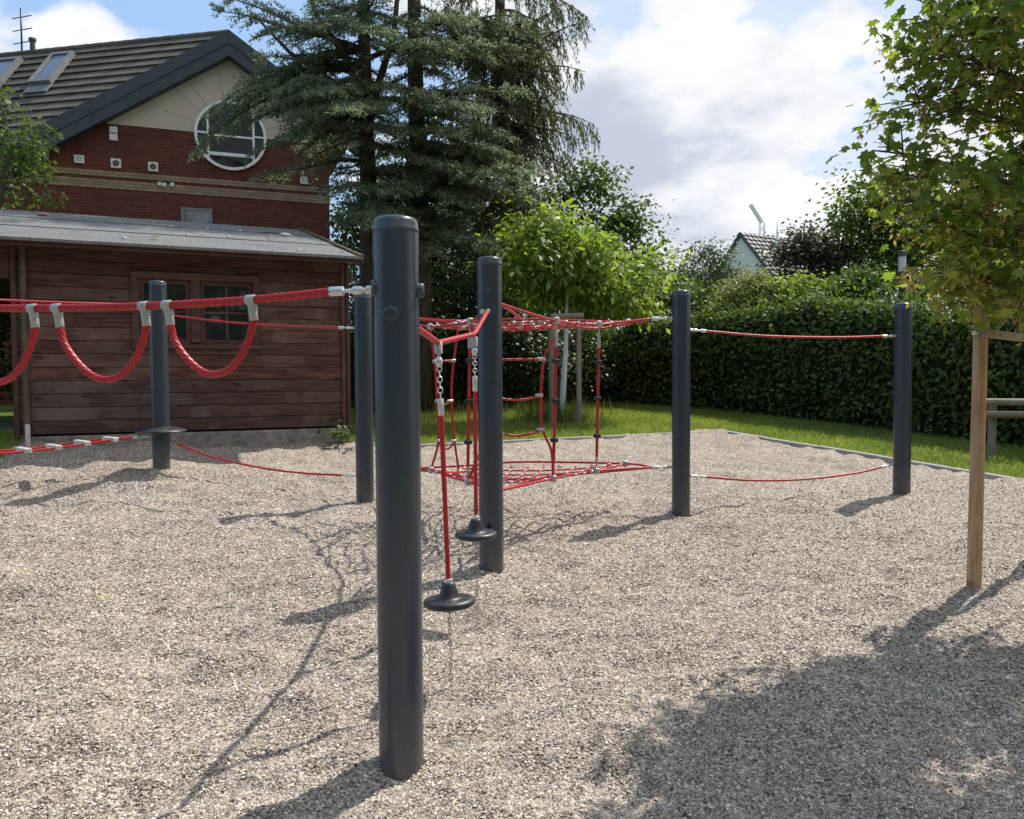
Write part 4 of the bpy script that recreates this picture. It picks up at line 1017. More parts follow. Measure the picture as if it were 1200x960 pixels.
    def roof(side):
        sg = -1 if side == 'L' else 1
        rake = norm(ud*sg+np.array([0, 0, -tan]))
        u = rid if side == 'L' else -nd                  # run of the courses
        Ltot = 12.0 if side == 'L' else 8.0
        n = norm(np.cross(u, rake)); n = n if n[2] > 0 else -n
        v = rake-u*(rake@u); v = norm(v)
        if v[2] > 0: v = -v
        a_, b_ = rake@u, rake@v                          # rake in (u, v)
        c_h = 0.335; nrow = 21 if side == 'L' else 12
        for i in range(nrow):
            v0, v1 = i*c_h-0.02, (i+1)*c_h+0.03; m = MB()
            ustart = lambda vv: vv*a_/b_
            uo = (i % 2)*0.15; x = 0.0
            while x < Ltot:
                x1 = min(Ltot, x+(0.30 if x else 0.30-uo)); dz = 0.004*random.random()
                if x1-x > 0.03:
                    P = [A+u*(ustart(v0)+x+0.003)+v*v0, A+u*(ustart(v0)+x1-0.003)+v*v0, A+u*(ustart(v1)+x1-0.003)+v*v1, A+u*(ustart(v1)+x+0.003)+v*v1]
                    lo = [-0.045, -0.045, 0.012, 0.012]; hi = [-0.005, -0.005, 0.05+dz, 0.05+dz]
                    m.box8([P[k]+n*lo[k] for k in (0, 1, 2, 3)]+[P[k]+n*hi[k] for k in (0, 1, 2, 3)])
                x = x1
            m.build('tile_course', M['tile'], rt)
        # ridge
        vv = 21*c_h if side == 'L' else 12*c_h
        dk = MB(); P = [A+n*-0.05, A+u*Ltot-n*0.05, A+u*(Ltot+vv*a_/b_)+v*vv-n*0.05, A+u*(vv*a_/b_)+v*vv-n*0.05]
        dk.box8([p-n*0.1 for p in P]+P); dk.build('roof_deck', M['barge'], rt)
        return n, u, v, rake
    nL, uL, vL, rkL = roof('L'); nR, uR, vR, rkR = roof('R')
    m = MB(); x = 0.0
    while x < 11.9:
        m.lathe(A+rid*(x+0.008)+np.array([0, 0, -0.02]), rid, [(0, 0.095), (0.4, 0.085)], 10); x += 0.42
    m.build('ridge_tiles', M['tile'], rt)
    # barge boards: two stepped boards each side
    for rk, L in ((rkL, 9.3), (rkR, 4.6)):
        dn = np.array([0, 0, -1.0])
        P0 = wp(s_ap, zapex+0.055, 0.36)
        e = 0.0 if rk is rkL else 0.0
        for (z0, z1, o0, o1) in ((0.0, 0.34, 0.0, 0.045), (0.34, 0.66, -0.31, 0.02)):
            q = P0+dn*z1; m = MB(); m.box8([q+nd*o0, q+rk*L+nd*o0, q+rk*L+nd*o1, q+nd*o1, q+nd*o0+(0, 0, z1-z0), q+rk*L+nd*o0+(0, 0, z1-z0), q+rk*L+nd*o1+(0, 0, z1-z0), q+nd*o1+(0, 0, z1-z0)])
            m.build('barge_board', M['barge'], rt)
    # skylights
    RP = lambda px, py: on_plane(px, py, A+nL*0.06, nL)
    for corners in (((65.5, 66.3), (90.3, 64.5), (57.6, 98.2), (32.8, 100.9)), ((-2, 73), (29, 70.7), (-1, 103), (-36, 105))):
        P = [RP(*c) for c in corners]; c = sum(P)/4
        hu = abs((P[1]-P[0])@uL)/2; hv = abs((P[3]-P[0])@vL)/2
        fr = MB(); t_ = 0.09
        for (du, dv, su, sv) in ((0, -hv+t_/2, hu, t_/2), (0, hv-t_/2, hu, t_/2), (-hu+t_/2, 0, t_/2, hv-t_), (hu-t_/2, 0, t_/2, hv-t_)):
            fr.cbox(c+uL*du+vL*dv+nL*0.05, uL*su, vL*sv, nL*0.07)
        sk = fr.build('skylight', M['lead'], rt)
        MB().cbox(c+nL*0.06, uL*(hu-t_), vL*(hv-t_), nL*0.02).build('pane', M['skyglass'], sk)
        MB().cbox(c+vL*(hv+0.17)+nL*0.0, uL*(hu+0.02), vL*0.165, nL*0.012).build('flashing', M['lead'], sk)
    # aerial on the ridge at the left edge
    q = A+rid*6.35; ar = MB(); ar.tube([q-np.array([0, 0, .1]), q+np.array([0, 0, 1.25])], 0.025, 8)
    for k, zz_ in enumerate((0.3, 0.65, 1.0)): ar.tube([q+np.array([-0.3, 0.1, zz_]), q+np.array([0.35, -0.1, zz_])], 0.014, 6)
    ar.build('aerial', M['lampdark'], rt, True)
    MB().lathe(A+rid*6.0+np.array([0, 0, -0.1]), (0, 0, 1), [(0, 0.07), (0.4, 0.07), (0.41, 0.1), (0.48, 0.1), (0.5, 0.04)], 14).build('vent_pipe', M['lampdark'], rt, auto=40)
make_house()

# ------------------------------------------------------------------ shed
def make_shed():
    Yc = 11.3; ud = norm([2115, F, 0]); nd = np.array([ud[1], -ud[0], 0]); bk = -nd
    p0 = at(409, 501, Yc)
    W = lambda px, py, off=0.0: on_plane(px, py, p0+nd*off, nd)
    s_of = lambda P: float((P-p0)@ud)
    def wp(s, z, off=0.0): q = p0+ud*s+nd*off; return np.array([q[0], q[1], z])
    zb = 0.5*(W(405, 501)[2]+W(40, 508)[2]); sL = s_of(W(14, 400)); sR = 0.0
    eR = W(425, 303, 0.42); eL = W(0, 277, 0.42); ze = 0.5*(eR[2]+eL[2]); se = s_of(eR)
    print('shed zb', zb, 'eave', eL[2], eR[2], 'len', sL)
    rt = thing('wooden_shed', wp(sL/2, float(base(-4, 11))), 'brown stained plank shed with grey felt roof and double window', 'shed')
    # ridge point: where the ray meets the gable end plane
    d = ray(352, 269.5); t = (se-(CAM-p0)@ud)/(d@ud); Rg = CAM+d*t; off_r = float((Rg-p0)@nd); zr = Rg[2]
    print('ridge off', off_r, 'zr', zr, 'rise', zr-ze)
    # window rectangle
    a = W(154, 318); b = W(304.5, 410); ws0, ws1 = s_of(W(154, 365)), s_of(W(304.5, 365)); wz0 = 0.5*(W(154, 406.5)[2]+W(304, 411)[2]); wz1 = 0.5*(W(154, 317)[2]+W(304, 325)[2])
    top = ze+0.12; ph = 0.163; i = 0; z = zb
    while z < top-0.02:
        z1 = min(z+ph, top); mm = 'shedwood_worn' if i < 4 else 'shedwood'
        segs = [(sL, sR)]
        if z1 > wz0+0.02 and z < wz1-0.02:
            segs = [(sL, ws0+0.02), (ws1-0.02, sR)]
            for (za, zc) in ((z, min(z1, wz0+0.03)), (max(z, wz1-0.03), z1)):
                if zc-za > 0.012: MB().bbox(wp((ws0+ws1)/2, (za+zc)/2, -0.03), ud*((ws1-ws0)/2-0.022), nd*0.03, (0, 0, (zc-za)/2-0.0022), 0.006).build('plank', M[mm], rt)
        for (s0, s1) in segs:
            jit = 0.003*random.random()
            MB().bbox(wp((s0+s1)/2, (z+z1)/2, -0.03+jit), ud*(s1-s0)/2, nd*0.03, (0, 0, (z1-z)/2-0.0022), 0.006).build('plank', M[mm], rt)
        z = z1; i += 1
    # right side wall planks
    z = zb
    D_ = 2*abs(off_r)
    while z < top-0.02:
        z1 = min(z+ph, top)
        MB().bbox(wp(sR-0.031, (z+z1)/2, -0.062-D_/2+0.0), ud*0.028, nd*D_/2, (0, 0, (z1-z)/2-0.002), 0.006).build('plank', M['shedwood'], rt); z = z1
    MB().obox(wp(sL+0.03, zb, -D_), ud*(sR-sL-0.1), nd*0.05, (0, 0, top-zb)).build('back_wall', M['shedwood'], rt)
    MB().obox(wp(sL+0.03, zb, -0.07), ud*0.05, bk*(D_-0.15), (0, 0, top-zb)).build('end_wall', M['shedwood'], rt)
    MB().obox(wp(sL+0.1, zb+0.0, -0.11), ud*(sR-sL-0.2), bk*(D_-0.25), (0, 0, 0.06)).build('floor', M['shedwood'], rt)
    # gable triangle right
    V = [wp(sR-0.04, top, 0), wp(sR-0.04, top, 2*off_r), wp(sR-0.04, zr-0.08, off_r)]; V += [v-ud*0.05 for v in V]
    link_mesh('gable_board', V, [(0, 1, 2), (5, 4, 3), (0, 3, 4, 1), (1, 4, 5, 2), (2, 5, 3, 0)], M['shedwood'], rt)
    # corner boards
    for (s0, w_, o) in ((-0.095, 0.05, 0.02), (-0.028, 0.05, 0.016)):
        MB().bbox(wp(s0+w_/2, (zb+top)/2-0.03, o), ud*w_/2, nd*0.018, (0, 0, (top-zb)/2), 0.004).build('corner_board', M['shedtrim'], rt)
    MB().bbox(wp(sL+0.03, (zb+top)/2-0.02, 0.02), ud*0.03, nd*0.018, (0, 0, (top-zb)/2), 0.004).build('corner_board', M['shedtrim'], rt)
    sd = s_of(W(29.5, 400)); MB().lathe(wp(sd, zb-0.02, 0.045), (0, 0, 1), [(0, 0.036), (ze-zb-0.02, 0.036)], 12).build('drainpipe', M['bark2'], rt, auto=40)
    # lintel over the porch opening and a porch post
    MB().bbox(wp(sL-1.2, ze-0.16, -0.03), ud*1.2, nd*0.04, (0, 0, 0.26), 0.01).build('porch_beam', M['shedtrim'], rt)
    MB().bbox(wp(sL-2.3, (zb+ze)/2-0.2, -0.03), ud*0.05, nd*0.05, (0, 0, (ze-zb)/2-0.2), 0.01).build('porch_post', M['shedtrim'], rt)
    MB().obox(wp(sL-2.4, zb-0.2, 0.0), ud*2.4, bk*D_, (0, 0, 0.06)).build('porch_floor', M['concrete'], rt)
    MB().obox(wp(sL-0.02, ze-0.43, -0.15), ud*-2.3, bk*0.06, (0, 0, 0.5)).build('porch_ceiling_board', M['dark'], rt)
    # window: surround, sashes, panes, glazing bars
    t_ = 0.085
    sur = []
    for (s0, s1, z0, z1) in ((ws0, ws1, wz1-t_, wz1), (ws0, ws1, wz0, wz0+0.06), (ws0, ws0+t_, wz0+0.06, wz1-t_), (ws1-t_, ws1, wz0+0.06, wz1-t_)):
        MB().bbox(wp((s0+s1)/2, (z0+z1)/2, 0.018), ud*(s1-s0)/2, nd*0.03, (0, 0, (z1-z0)/2), 0.005).build('window_surround', M['shedtrim'], rt)
    sm = s_of(W(229, 365)); MB().bbox(wp(sm, (wz0+wz1)/2, 0.017), ud*0.055, nd*0.028, (0, 0, (wz1-wz0)/2-t_+0.01), 0.005).build('mullion', M['shedtrim'], rt)
    for (s0, s1, bars) in ((ws0+t_, sm-0.055, False), (sm+0.055, ws1-t_, True)):
        z0, z1 = wz0+0.06, wz1-t_; e = 0.06; fr = MB()
        fr.obox(wp(s0, z0, -0.05), ud*(s1-s0), nd*0.045, (0, 0, e)); fr.obox(wp(s0, z1-e, -0.05), ud*(s1-s0), nd*0.045, (0, 0, e))
        fr.obox(wp(s0, z0+e, -0.05), ud*e, nd*0.045, (0, 0, z1-z0-2*e)); fr.obox(wp(s1-e, z0+e, -0.05), ud*e, nd*0.045, (0, 0, z1-z0-2*e))
        sash = fr.build('window_sash', M['shedtrim'], rt)
        cols = [(s0+e, (s0+s1)/2-0.015), ((s0+s1)/2+0.015, s1-e)] if bars else [(s0+e, s1-e)]
        zm = z0+(z1-z0)*0.5; rows = [(z0+e, zm-0.015), (zm+0.015, z1-e)]
        MB().obox(wp(s0+e, zm-0.015, -0.045), ud*(s1-s0-2*e), nd*0.03, (0, 0, 0.03)).build('glazing_bar', M['shedtrim'], sash)
        if bars:
            for (za, zc) in rows: MB().obox(wp((s0+s1)/2-0.015, za, -0.045), ud*0.03, nd*0.028, (0, 0, zc-za)).build('glazing_bar', M['shedtrim'], sash)
        for (ca, cb) in cols:
            for (za, zc) in rows: MB().obox(wp(ca, za, -0.035), ud*(cb-ca), nd*0.006, (0, 0, zc-za)).build('pane', M['glass'], sash)
    # roof: felt strips, lapped
    sl0 = sL-2.5; sl_len = np.array([0, 0, 0])
    E0 = wp(se, ze, 0.42); Rr = wp(se, zr, off_r); rv = Rr-E0; Lr = np.linalg.norm(rv); rv /= Lr; rn = norm(np.cross(ud, rv)); rn = rn if rn[2] > 0 else -rn
    for side in (0, 1):
        if side == 0: E, v_, n_ = E0, rv, rn
        else:
            E = wp(se, ze, 2*off_r-0.42); v_ = norm(Rr-E); n_ = norm(np.cross(ud, v_)); n_ = n_ if n_[2] > 0 else -n_
        MB().obox(E-ud*0.02, ud*(sl0-se), v_*Lr, -n_*0.03).build('roof_boards', M['shedtrim'], rt)
        k = 3; fs = [0, 0.34, 0.68, 1.0]
        for j in range(k):
            a_, b_ = fs[j]*Lr-(0.015 if j == 0 else 0), fs[j+1]*Lr+(0.04 if j < k-1 else 0)
            nseg = 40; V = []; Fc = []
            for q in range(nseg+1):
                sx = ud*(sl0-se)*q/nseg; wob = 0.008*float(vnoise(np.float64(q*0.7), np.float64(j*3.0), 7)); dr = -0.02*(j == 0)
                lo = E+v_*(a_+wob)+sx; hi = E+v_*b_+sx; h0 = 0.012+0.004; h1 = 0.004
                V += [lo+n_*h0+np.array([0, 0, 0.0]), hi+n_*h1, lo+n_*(0.001)+np.array([0, 0, dr]), hi+n_*0.001]
            for q in range(nseg):
                b0, b1 = 4*q, 4*q+4; Fc += [(b0, b1, b1+1, b0+1), (b0+2, b0+3, b1+3, b1+2), (b0, b0+2, b1+2, b1), (b0+1, b1+1, b1+3, b0+3)]
            Fc += [(0, 1, 3, 2), (4*nseg, 4*nseg+2, 4*nseg+3, 4*nseg+1)]
            link_mesh('felt_strip', V, Fc, M['felt'], rt)
    # barge board with mossy edge, eave board
    MB().obox(E0-ud*0.02-rv*0.01+rn*0.02, ud*0.035, rv*(Lr+0.02), -rn*0.09).build('barge_board', M['shedtrim'], rt)
    mm = MB(); q = 0.0
    while q < Lr-0.05:
        mm.bbox(E0+rv*(q+0.05)+rn*0.03-ud*0.02, ud*0.03*random.uniform(0.7, 1.2), rv*0.05, rn*0.014*random.uniform(0.6, 1.5), 0.008); q += 0.1
    tag(mm.build('moss_edge', M['moss'], rt), kind='stuff')
    MB().obox(E0-ud*0.03-np.array([0, 0, 0.075])-nd*0.04, ud*(sl0-se+0.02), -nd*0.02, (0, 0, 0.055)).build('eave_board', M['shedtrim'], rt)
    # foundation
    m = MB(); V = []; Fc = []; ns = 30
    for k in range(ns+1):
        s_ = sL-0.02+(sR+0.02-sL)*k/ns; gr = 0.05
        for (o, z_) in ((-0.005, zb-0.022), (0.0+0.02*random.random(), zb-0.05-0.03*random.random()), (0.02+0.04*random.random(), zb-0.3), (0.05, zb-0.9), (-D_, zb-0.9), (-D_, zb-0.022)):
            V.append(wp(s_, z_, o))
    for k in range(ns):
        for j in range(6): Fc.append((k*6+j, k*6+(j+1) % 6, k*6+6+(j+1) % 6, k*6+6+j))
    Fc += [tuple(range(5, -1, -1)), tuple(range(ns*6, ns*6+6))]
    link_mesh('foundation', V, Fc, M['concrete'], rt)
    # things lying on the roof
    RP = lambda px, py: on_plane(px, py, E0+rn*0.016, rn)
    spots = [(91, 254, 'small pale stone near the top edge of the shed roof above the porch'), (144, 264, 'grey stone on the shed roof above the left window'), (181, 261, 'small white stone high on the shed roof, left of the middle'),
             (146, 280, 'dark stone low on the shed roof, at the eave'), (202, 266, 'round pale stone in the middle of the shed roof'), (220, 276, 'white stone in the middle of the shed roof, near the eave'),
             (243, 269, 'tiny grey stone on the shed roof just left of the ridge window'), (281, 271, 'pale stone on the shed roof, left of the twig'), (268, 278, 'dark small stone on the shed roof left of the twig'), (321, 293, 'pale stone near the eave below the twig'), (350, 294, 'whitish stone nearest the right end of the eave')]
    for (px, py, lab) in spots:
        p = RP(px, py); r_ = 0.022+0.012*random.random(); m = MB()
        m.lathe(p+rn*r_*0.35-rn*r_*0.75, rn+rdirs(1)[0]*0.2, [(0, r_*0.3), (r_*0.3, r_*0.9), (r_*0.7, r_), (r_*1.1, r_*0.7), (r_*1.35, r_*0.2)], 9)
        tag(m.build('stone', M['stone'], None), lab.replace('just left of the ridge window', 'below the small house window'), 'stone', 'stones lying on the shed roof')
    for (px, py, lab, mt) in ((182, 277, 'cream coloured leaf lying above the middle of the shed eave', 'leaflitter'), (180, 281, 'pale yellow leaf just below the cream leaf on the shed roof', 'leaflitter')):
        p = RP(px, py); MB().bbox(p+rn*0.006, ud*0.055, rv*0.02, rn*0.005, 0.003).build('roof_leaf', M[mt], None); o = col.objects[-1]
        tag(o, lab, 'leaf', 'leaves on the shed roof')
    p = RP(50, 253); o = MB().bbox(p+rn*0.012, ud*0.06, rv*0.022, rn*0.012, 0.006).build('roof_scrap', M['rope'], None); tag(o, 'flat red scrap lying on the shed roof at the left', 'litter')
    a_, b_ = RP(303, 274), RP(335, 277)
    t_ = thing('twig', a_, 'thin dark twig lying on the right part of the shed roof', 'twig')
    m = MB(); m.tube([a_+rn*0.02, (a_+b_)/2+rn*0.045, b_+rn*0.03], [0.006, 0.009, 0.011], 6); m.tube([(a_*0.7+b_*0.3)+rn*0.03, RP(316, 283)+rn*0.01], [0.005, 0.003], 5); m.build('stick', M['bark'], t_, True)
    m = MB(); m.lathe(RP(327, 277)+rn*0.03, ud, [(0, 0.01), (0.06, 0.03), (0.14, 0.026), (0.2, 0.008)], 8); m.build('bark_piece', M['stone'], t_, True)
    # little pole at the left foot of the shed
    p = ground(33, 524); q = MB(); q.lathe(p-np.array([0, 0, .1]), (0, 0, 1), [(0, 0.028), (0.36, 0.028), (0.37, 0.02)], 12)
    tag(q.build('standpipe', M['slat'], None, auto=40), 'short pale standpipe at the left foot of the shed', 'pipe')
make_shed()

# ------------------------------------------------------------------ far things
def make_far():
    Y = 46.0; A = at(866.5, 272.5, Y); gb = at(853, 304, Y); rb = at(889, 318, Y)
    rt = thing('far_house', (A[0], A[1], 1.0), 'white gabled house with dark tiled roof beyond the hedge', 'house')
    d1 = norm(np.array([0.51, -0.86, 0])); d2 = norm(np.array([0.86, 0.51, 0]))   # gable run, ridge run
    half = 3.0; tan_ = 1.12; ap = A
    def g(s, z, o=0.0): return np.array([ap[0], ap[1], 0])+d1*s+d2*o+np.array([0, 0, z])
    ze = ap[2]-half*tan_; pts = [(-half, 1.0), (half, 1.0), (half, ze), (0, ap[2]-0.1), (-half, ze)]; dep = 9
    V = [g(s, z, 0.15) for s, z in pts]+[g(s, z, dep-0.2) for s, z in pts]
    link_mesh('wall', V, [(0, 1, 2, 3, 4), (9, 8, 7, 6, 5)]+[(i, 5+i, 5+(i+1) % 5, (i+1) % 5) for i in range(5)], M['render'], rt)
    for sg in (-1, 1):
        sl = norm(d1*sg+np.array([0, 0, -tan_])); n = norm(np.cross(d2, sl)); n = n if n[2] > 0 else -n
        L = (half+0.35)*math.hypot(1, tan_); P = g(0, ap[2])
        MB().obox(P, d2*dep, sl*L, -n*0.12).build('roof_slab', M['lampdark'], rt)
        m = MB(); r_ = 0
        k = int(L/0.36)
        for i in range(k):
            for j in range(int(dep/0.36)):
                p = P+sl*(i*0.36)+d2*(j*0.36+0.02)
                m.box8([p+n*0.0, p+d2*0.25, p+d2*0.25+sl*0.31+n*0.02, p+sl*0.31+n*0.02, p+n*0.05, p+d2*0.25+n*0.05, p+d2*0.25+sl*0.31+n*0.1, p+sl*0.31+n*0.1])
        tag(m.build('roof_tiles', M['fartile'], rt), kind='stuff')
    m = MB(); c = g(0, ap[2]-0.7, 2.3)+d1*0.7; m.lathe(c-np.array([0, 0, .8]), (0, 0, 1), [(0, 0.25), (0.8, 0.22), (1.1, 0.1), (2.2, 0.03)], 10); m.build('roof_finial', M['whitepaint'], rt, True)
    # tilted white mast on a lattice
    Y = 60; a = at(894.5, 276, Y); b = at(893, 261, Y); t = at(879.5, 239.5, Y)
    m_ = thing('mast', (a[0], a[1], 1.0), 'tilted white mast on a thin lattice rising above the far tiled roof', 'mast')
    ax = norm(t-b); sd = norm(np.cross(ax, [0, 1, 0])); MB().bbox((t+b)/2, ax*np.linalg.norm(t-b)/2, sd*0.13, np.array([0, 1, 0])*0.13, 0.04).build('boom', M['whitepaint'], m_)
    lt = MB(); bz = 1.0
    for dx in (-0.16, 0.16):
        for dy in (-0.16, 0.16): lt.tube([np.array([a[0]+dx, a[1]+dy, bz]), b+np.array([dx, dy, 0])], 0.03, 5)
    z = bz; i = 0
    while z < b[2]-0.4:
        x0 = -0.16 if i % 2 else 0.16
        for dy in (-0.16, 0.16): lt.tube([np.array([a[0]+x0, a[1]+dy, z]), np.array([a[0]-x0, a[1]+dy, z+0.4])], 0.02, 4)
        z += 0.4; i += 1
    lt.build('lattice', M['steel'], m_)
    # lamp column
    Y = 15.0; p = gfoot(1055.5, Y); lp = thing('lamp_column', p, 'dark lamp column with pale light band standing behind the hedge', 'lamp post')
    zt = at(1055, 294, Y)[2]; z1 = at(1055, 301, Y)[2]; z2 = at(1055, 318.5, Y)[2]
    MB().lathe(p, (0, 0, 1), [(0, 0.06), (z2-p[2]-0.01, 0.058), (z2-p[2], 0.064)], 18).build('pole', M['lampdark'], lp, auto=40)
    MB().lathe((p[0], p[1], z2), (0, 0, 1), [(0.0, 0.066), (z1-z2, 0.066)], 18).build('diffuser', M['diffuser'], lp, auto=40)
    MB().lathe((p[0], p[1], z1), (0, 0, 1), [(0.0, 0.07), (zt-z1-0.01, 0.07), (zt-z1, 0.06)], 18).build('cap', M['lampdark'], lp, auto=40)
make_far()

# ------------------------------------------------------------------ rope course
POST = {}
def make_post(key, px, py, topy, Y, d, label, covers=(), disc=None, holes=(), bolts=()):
    if Y is None: B = ground(px[1], py)
    else: B = at(px[1], py, Y)
    Tp = at(px[0], topy, B[1]); r = d/2; H = Tp[2]-B[2]; b0 = B-np.array([0, 0, 0.12])
    rt = thing('rope_post', B, label, 'post', 'anthracite steel posts of the rope course'); POST[key] = (B, H, r)
    m = MB(); m.lathe(b0, (0, 0, 1), [(0, r), (H*0.25, r), (H*0.5, r), (H*0.75, r), (H+0.12-0.062, r)], 48); m.build('tube', M['post'], rt, auto=40)
    z = H+0.12-0.061
    m = MB(); m.lathe(b0+np.array([0, 0, z]), (0, 0, 1), [(-0.004, r*0.97), (0, r*1.0), (0.004, r*1.025), (0.010, r*1.025), (0.013, r*1.0), (0.033, r*0.985), (0.046, r*0.93), (0.054, r*0.82), (0.058, r*0.6), (0.060, r*0.3), (0.0605, r*0.15), (0.064, r*0.14), (0.066, r*0.1)], 48)
    m.build('cap', M['post'], rt, auto=50)
    for (ang, zz, rr, pr) in covers:      # angle from the viewer side, height, radius, how far it stands proud
        dv = np.array([math.sin(ang), -math.cos(ang), 0]); q = B+np.array([0, 0, zz])+dv*(r-0.006)
        m = MB(); m.lathe(q, dv, [(0, rr), (pr, rr), (pr+0.003, rr*0.88), (pr+0.004, rr*0.5)], 24); m.build('bolt_cover', M['post'], rt, auto=50)
    for (ang, zz) in holes:
        dv = np.array([math.sin(ang), -math.cos(ang), 0]); q = B+np.array([0, 0, zz])+dv*(r-0.008)
        m = MB(); m.lathe(q, dv, [(0, 0.017), (0.0095, 0.017)], 16); m.build('plug', M['dark'], rt, auto=50)
    for (ang, zz) in bolts:
        dv = np.array([math.sin(ang), -math.cos(ang), 0]); q = B+np.array([0, 0, zz])+dv*(r-0.004)
        m = MB(); m.lathe(q, dv, [(0, 0.018), (0.008, 0.018), (0.009, 0.011), (0.026, 0.011), (0.029, 0.006)], 12); m.build('bolt', M['steel'], rt, auto=50)
    if disc:
        m = MB(); m.lathe(B+np.array([0, 0, disc]), (0, 0, 1), [(-0.024, 0.1), (-0.02, 0.2), (-0.012, 0.25), (0.0, 0.262), (0.012, 0.25), (0.03, 0.19), (0.045, 0.11), (0.05, r+0.004)], 40)
        dc = m.build('step_disc', M['rubber'], rt, auto=50)
    return rt
zfront = lambda py: at(470, py, 3.05)[2]
B1 = ground(470.5, 893)
make_post('F', (465, 470.5), 893, 254, None, 0.17, 'tall dark post nearest the viewer with a round bolt cover on its face',
          covers=((R(-6), at(460, 367, 2.95)[2]-B1[2], 0.03, 0.0075), (R(88), at(495, 340, 3.04)[2]-B1[2], 0.027, 0.022), (R(-70), at(436, 338, 3.04)[2]-B1[2], 0.03, 0.012)), )
B2 = ground(576, 670)
make_post('S', (574.5, 576), 670, 301, None, 0.168, 'dark post holding the far end of the swing rope, second from the viewer',
          covers=((R(-5), at(574, 341, 5.35)[2]-B2[2], 0.024, 0.007),), holes=((R(-8), at(573, 619, 5.35)[2]-B2[2]),))
make_post('T', (799.5, 798), 601, 340, None, 0.163, 'dark post at the right corner of the red net, right of the sapling')
make_post('R', (1058, 1056.5), 577, 355, None, 0.166, 'dark post farthest right, standing in front of the hedge')
make_post('A', (427, 428), 588, 343, None, 0.172, 'dark post half hidden behind the nearest post, at the left corner of the net')
make_post('L', (185.5, 189.5), 549, 329, 8.75, 0.18, 'dark post with a flat step disc around it in front of the shed', disc=at(189, 505, 8.75)[2]-at(189, 549, 8.75)[2])

def terminal(a, b, s=1.0, ball=True):
    """rope end fitting from rope end a to the post at b"""
    a = np.asarray(a, float); b = np.asarray(b, float); L = np.linalg.norm(b-a); d = (b-a)/L; m = MB()
    pr = [(0, 0.019*s), (0.004, 0.021*s), (L*0.33, 0.021*s), (L*0.34, 0.008*s), (L*0.52, 0.008*s)]
    if ball: pr += [(L*0.53, 0.014*s), (L*0.60, 0.019*s), (L*0.72, 0.019*s), (L*0.80, 0.013*s), (L*0.82, 0.010*s), (L*0.87, 0.010*s), (L*0.875, 0.018*s), (L, 0.018*s)]
    else: pr += [(L*0.6, 0.012*s), (L*0.9, 0.012*s), (L, 0.015*s)]
    m.lathe(a, d, pr, 18); return m
def link_chain(m, a, b, n, lw=0.011, wr=0.0032):
    a = np.asarray(a, float); b = np.asarray(b, float); d = norm(b-a); L = np.linalg.norm(b-a)/n
    h = np.array([1.0, 0, 0]); e1 = norm(np.cross(d, h)); e2 = np.cross(d, e1)
    for i in range(n):
        c = a+d*(i+0.5)*L; e = e1 if i % 2 else e2; pts = []
        for k in range(11):
            an = 2*math.pi*k/10; pts.append(c+d*math.sin(an)*L*0.62+e*math.cos(an)*lw)
        m.tube(pts, wr, 6)
    return m

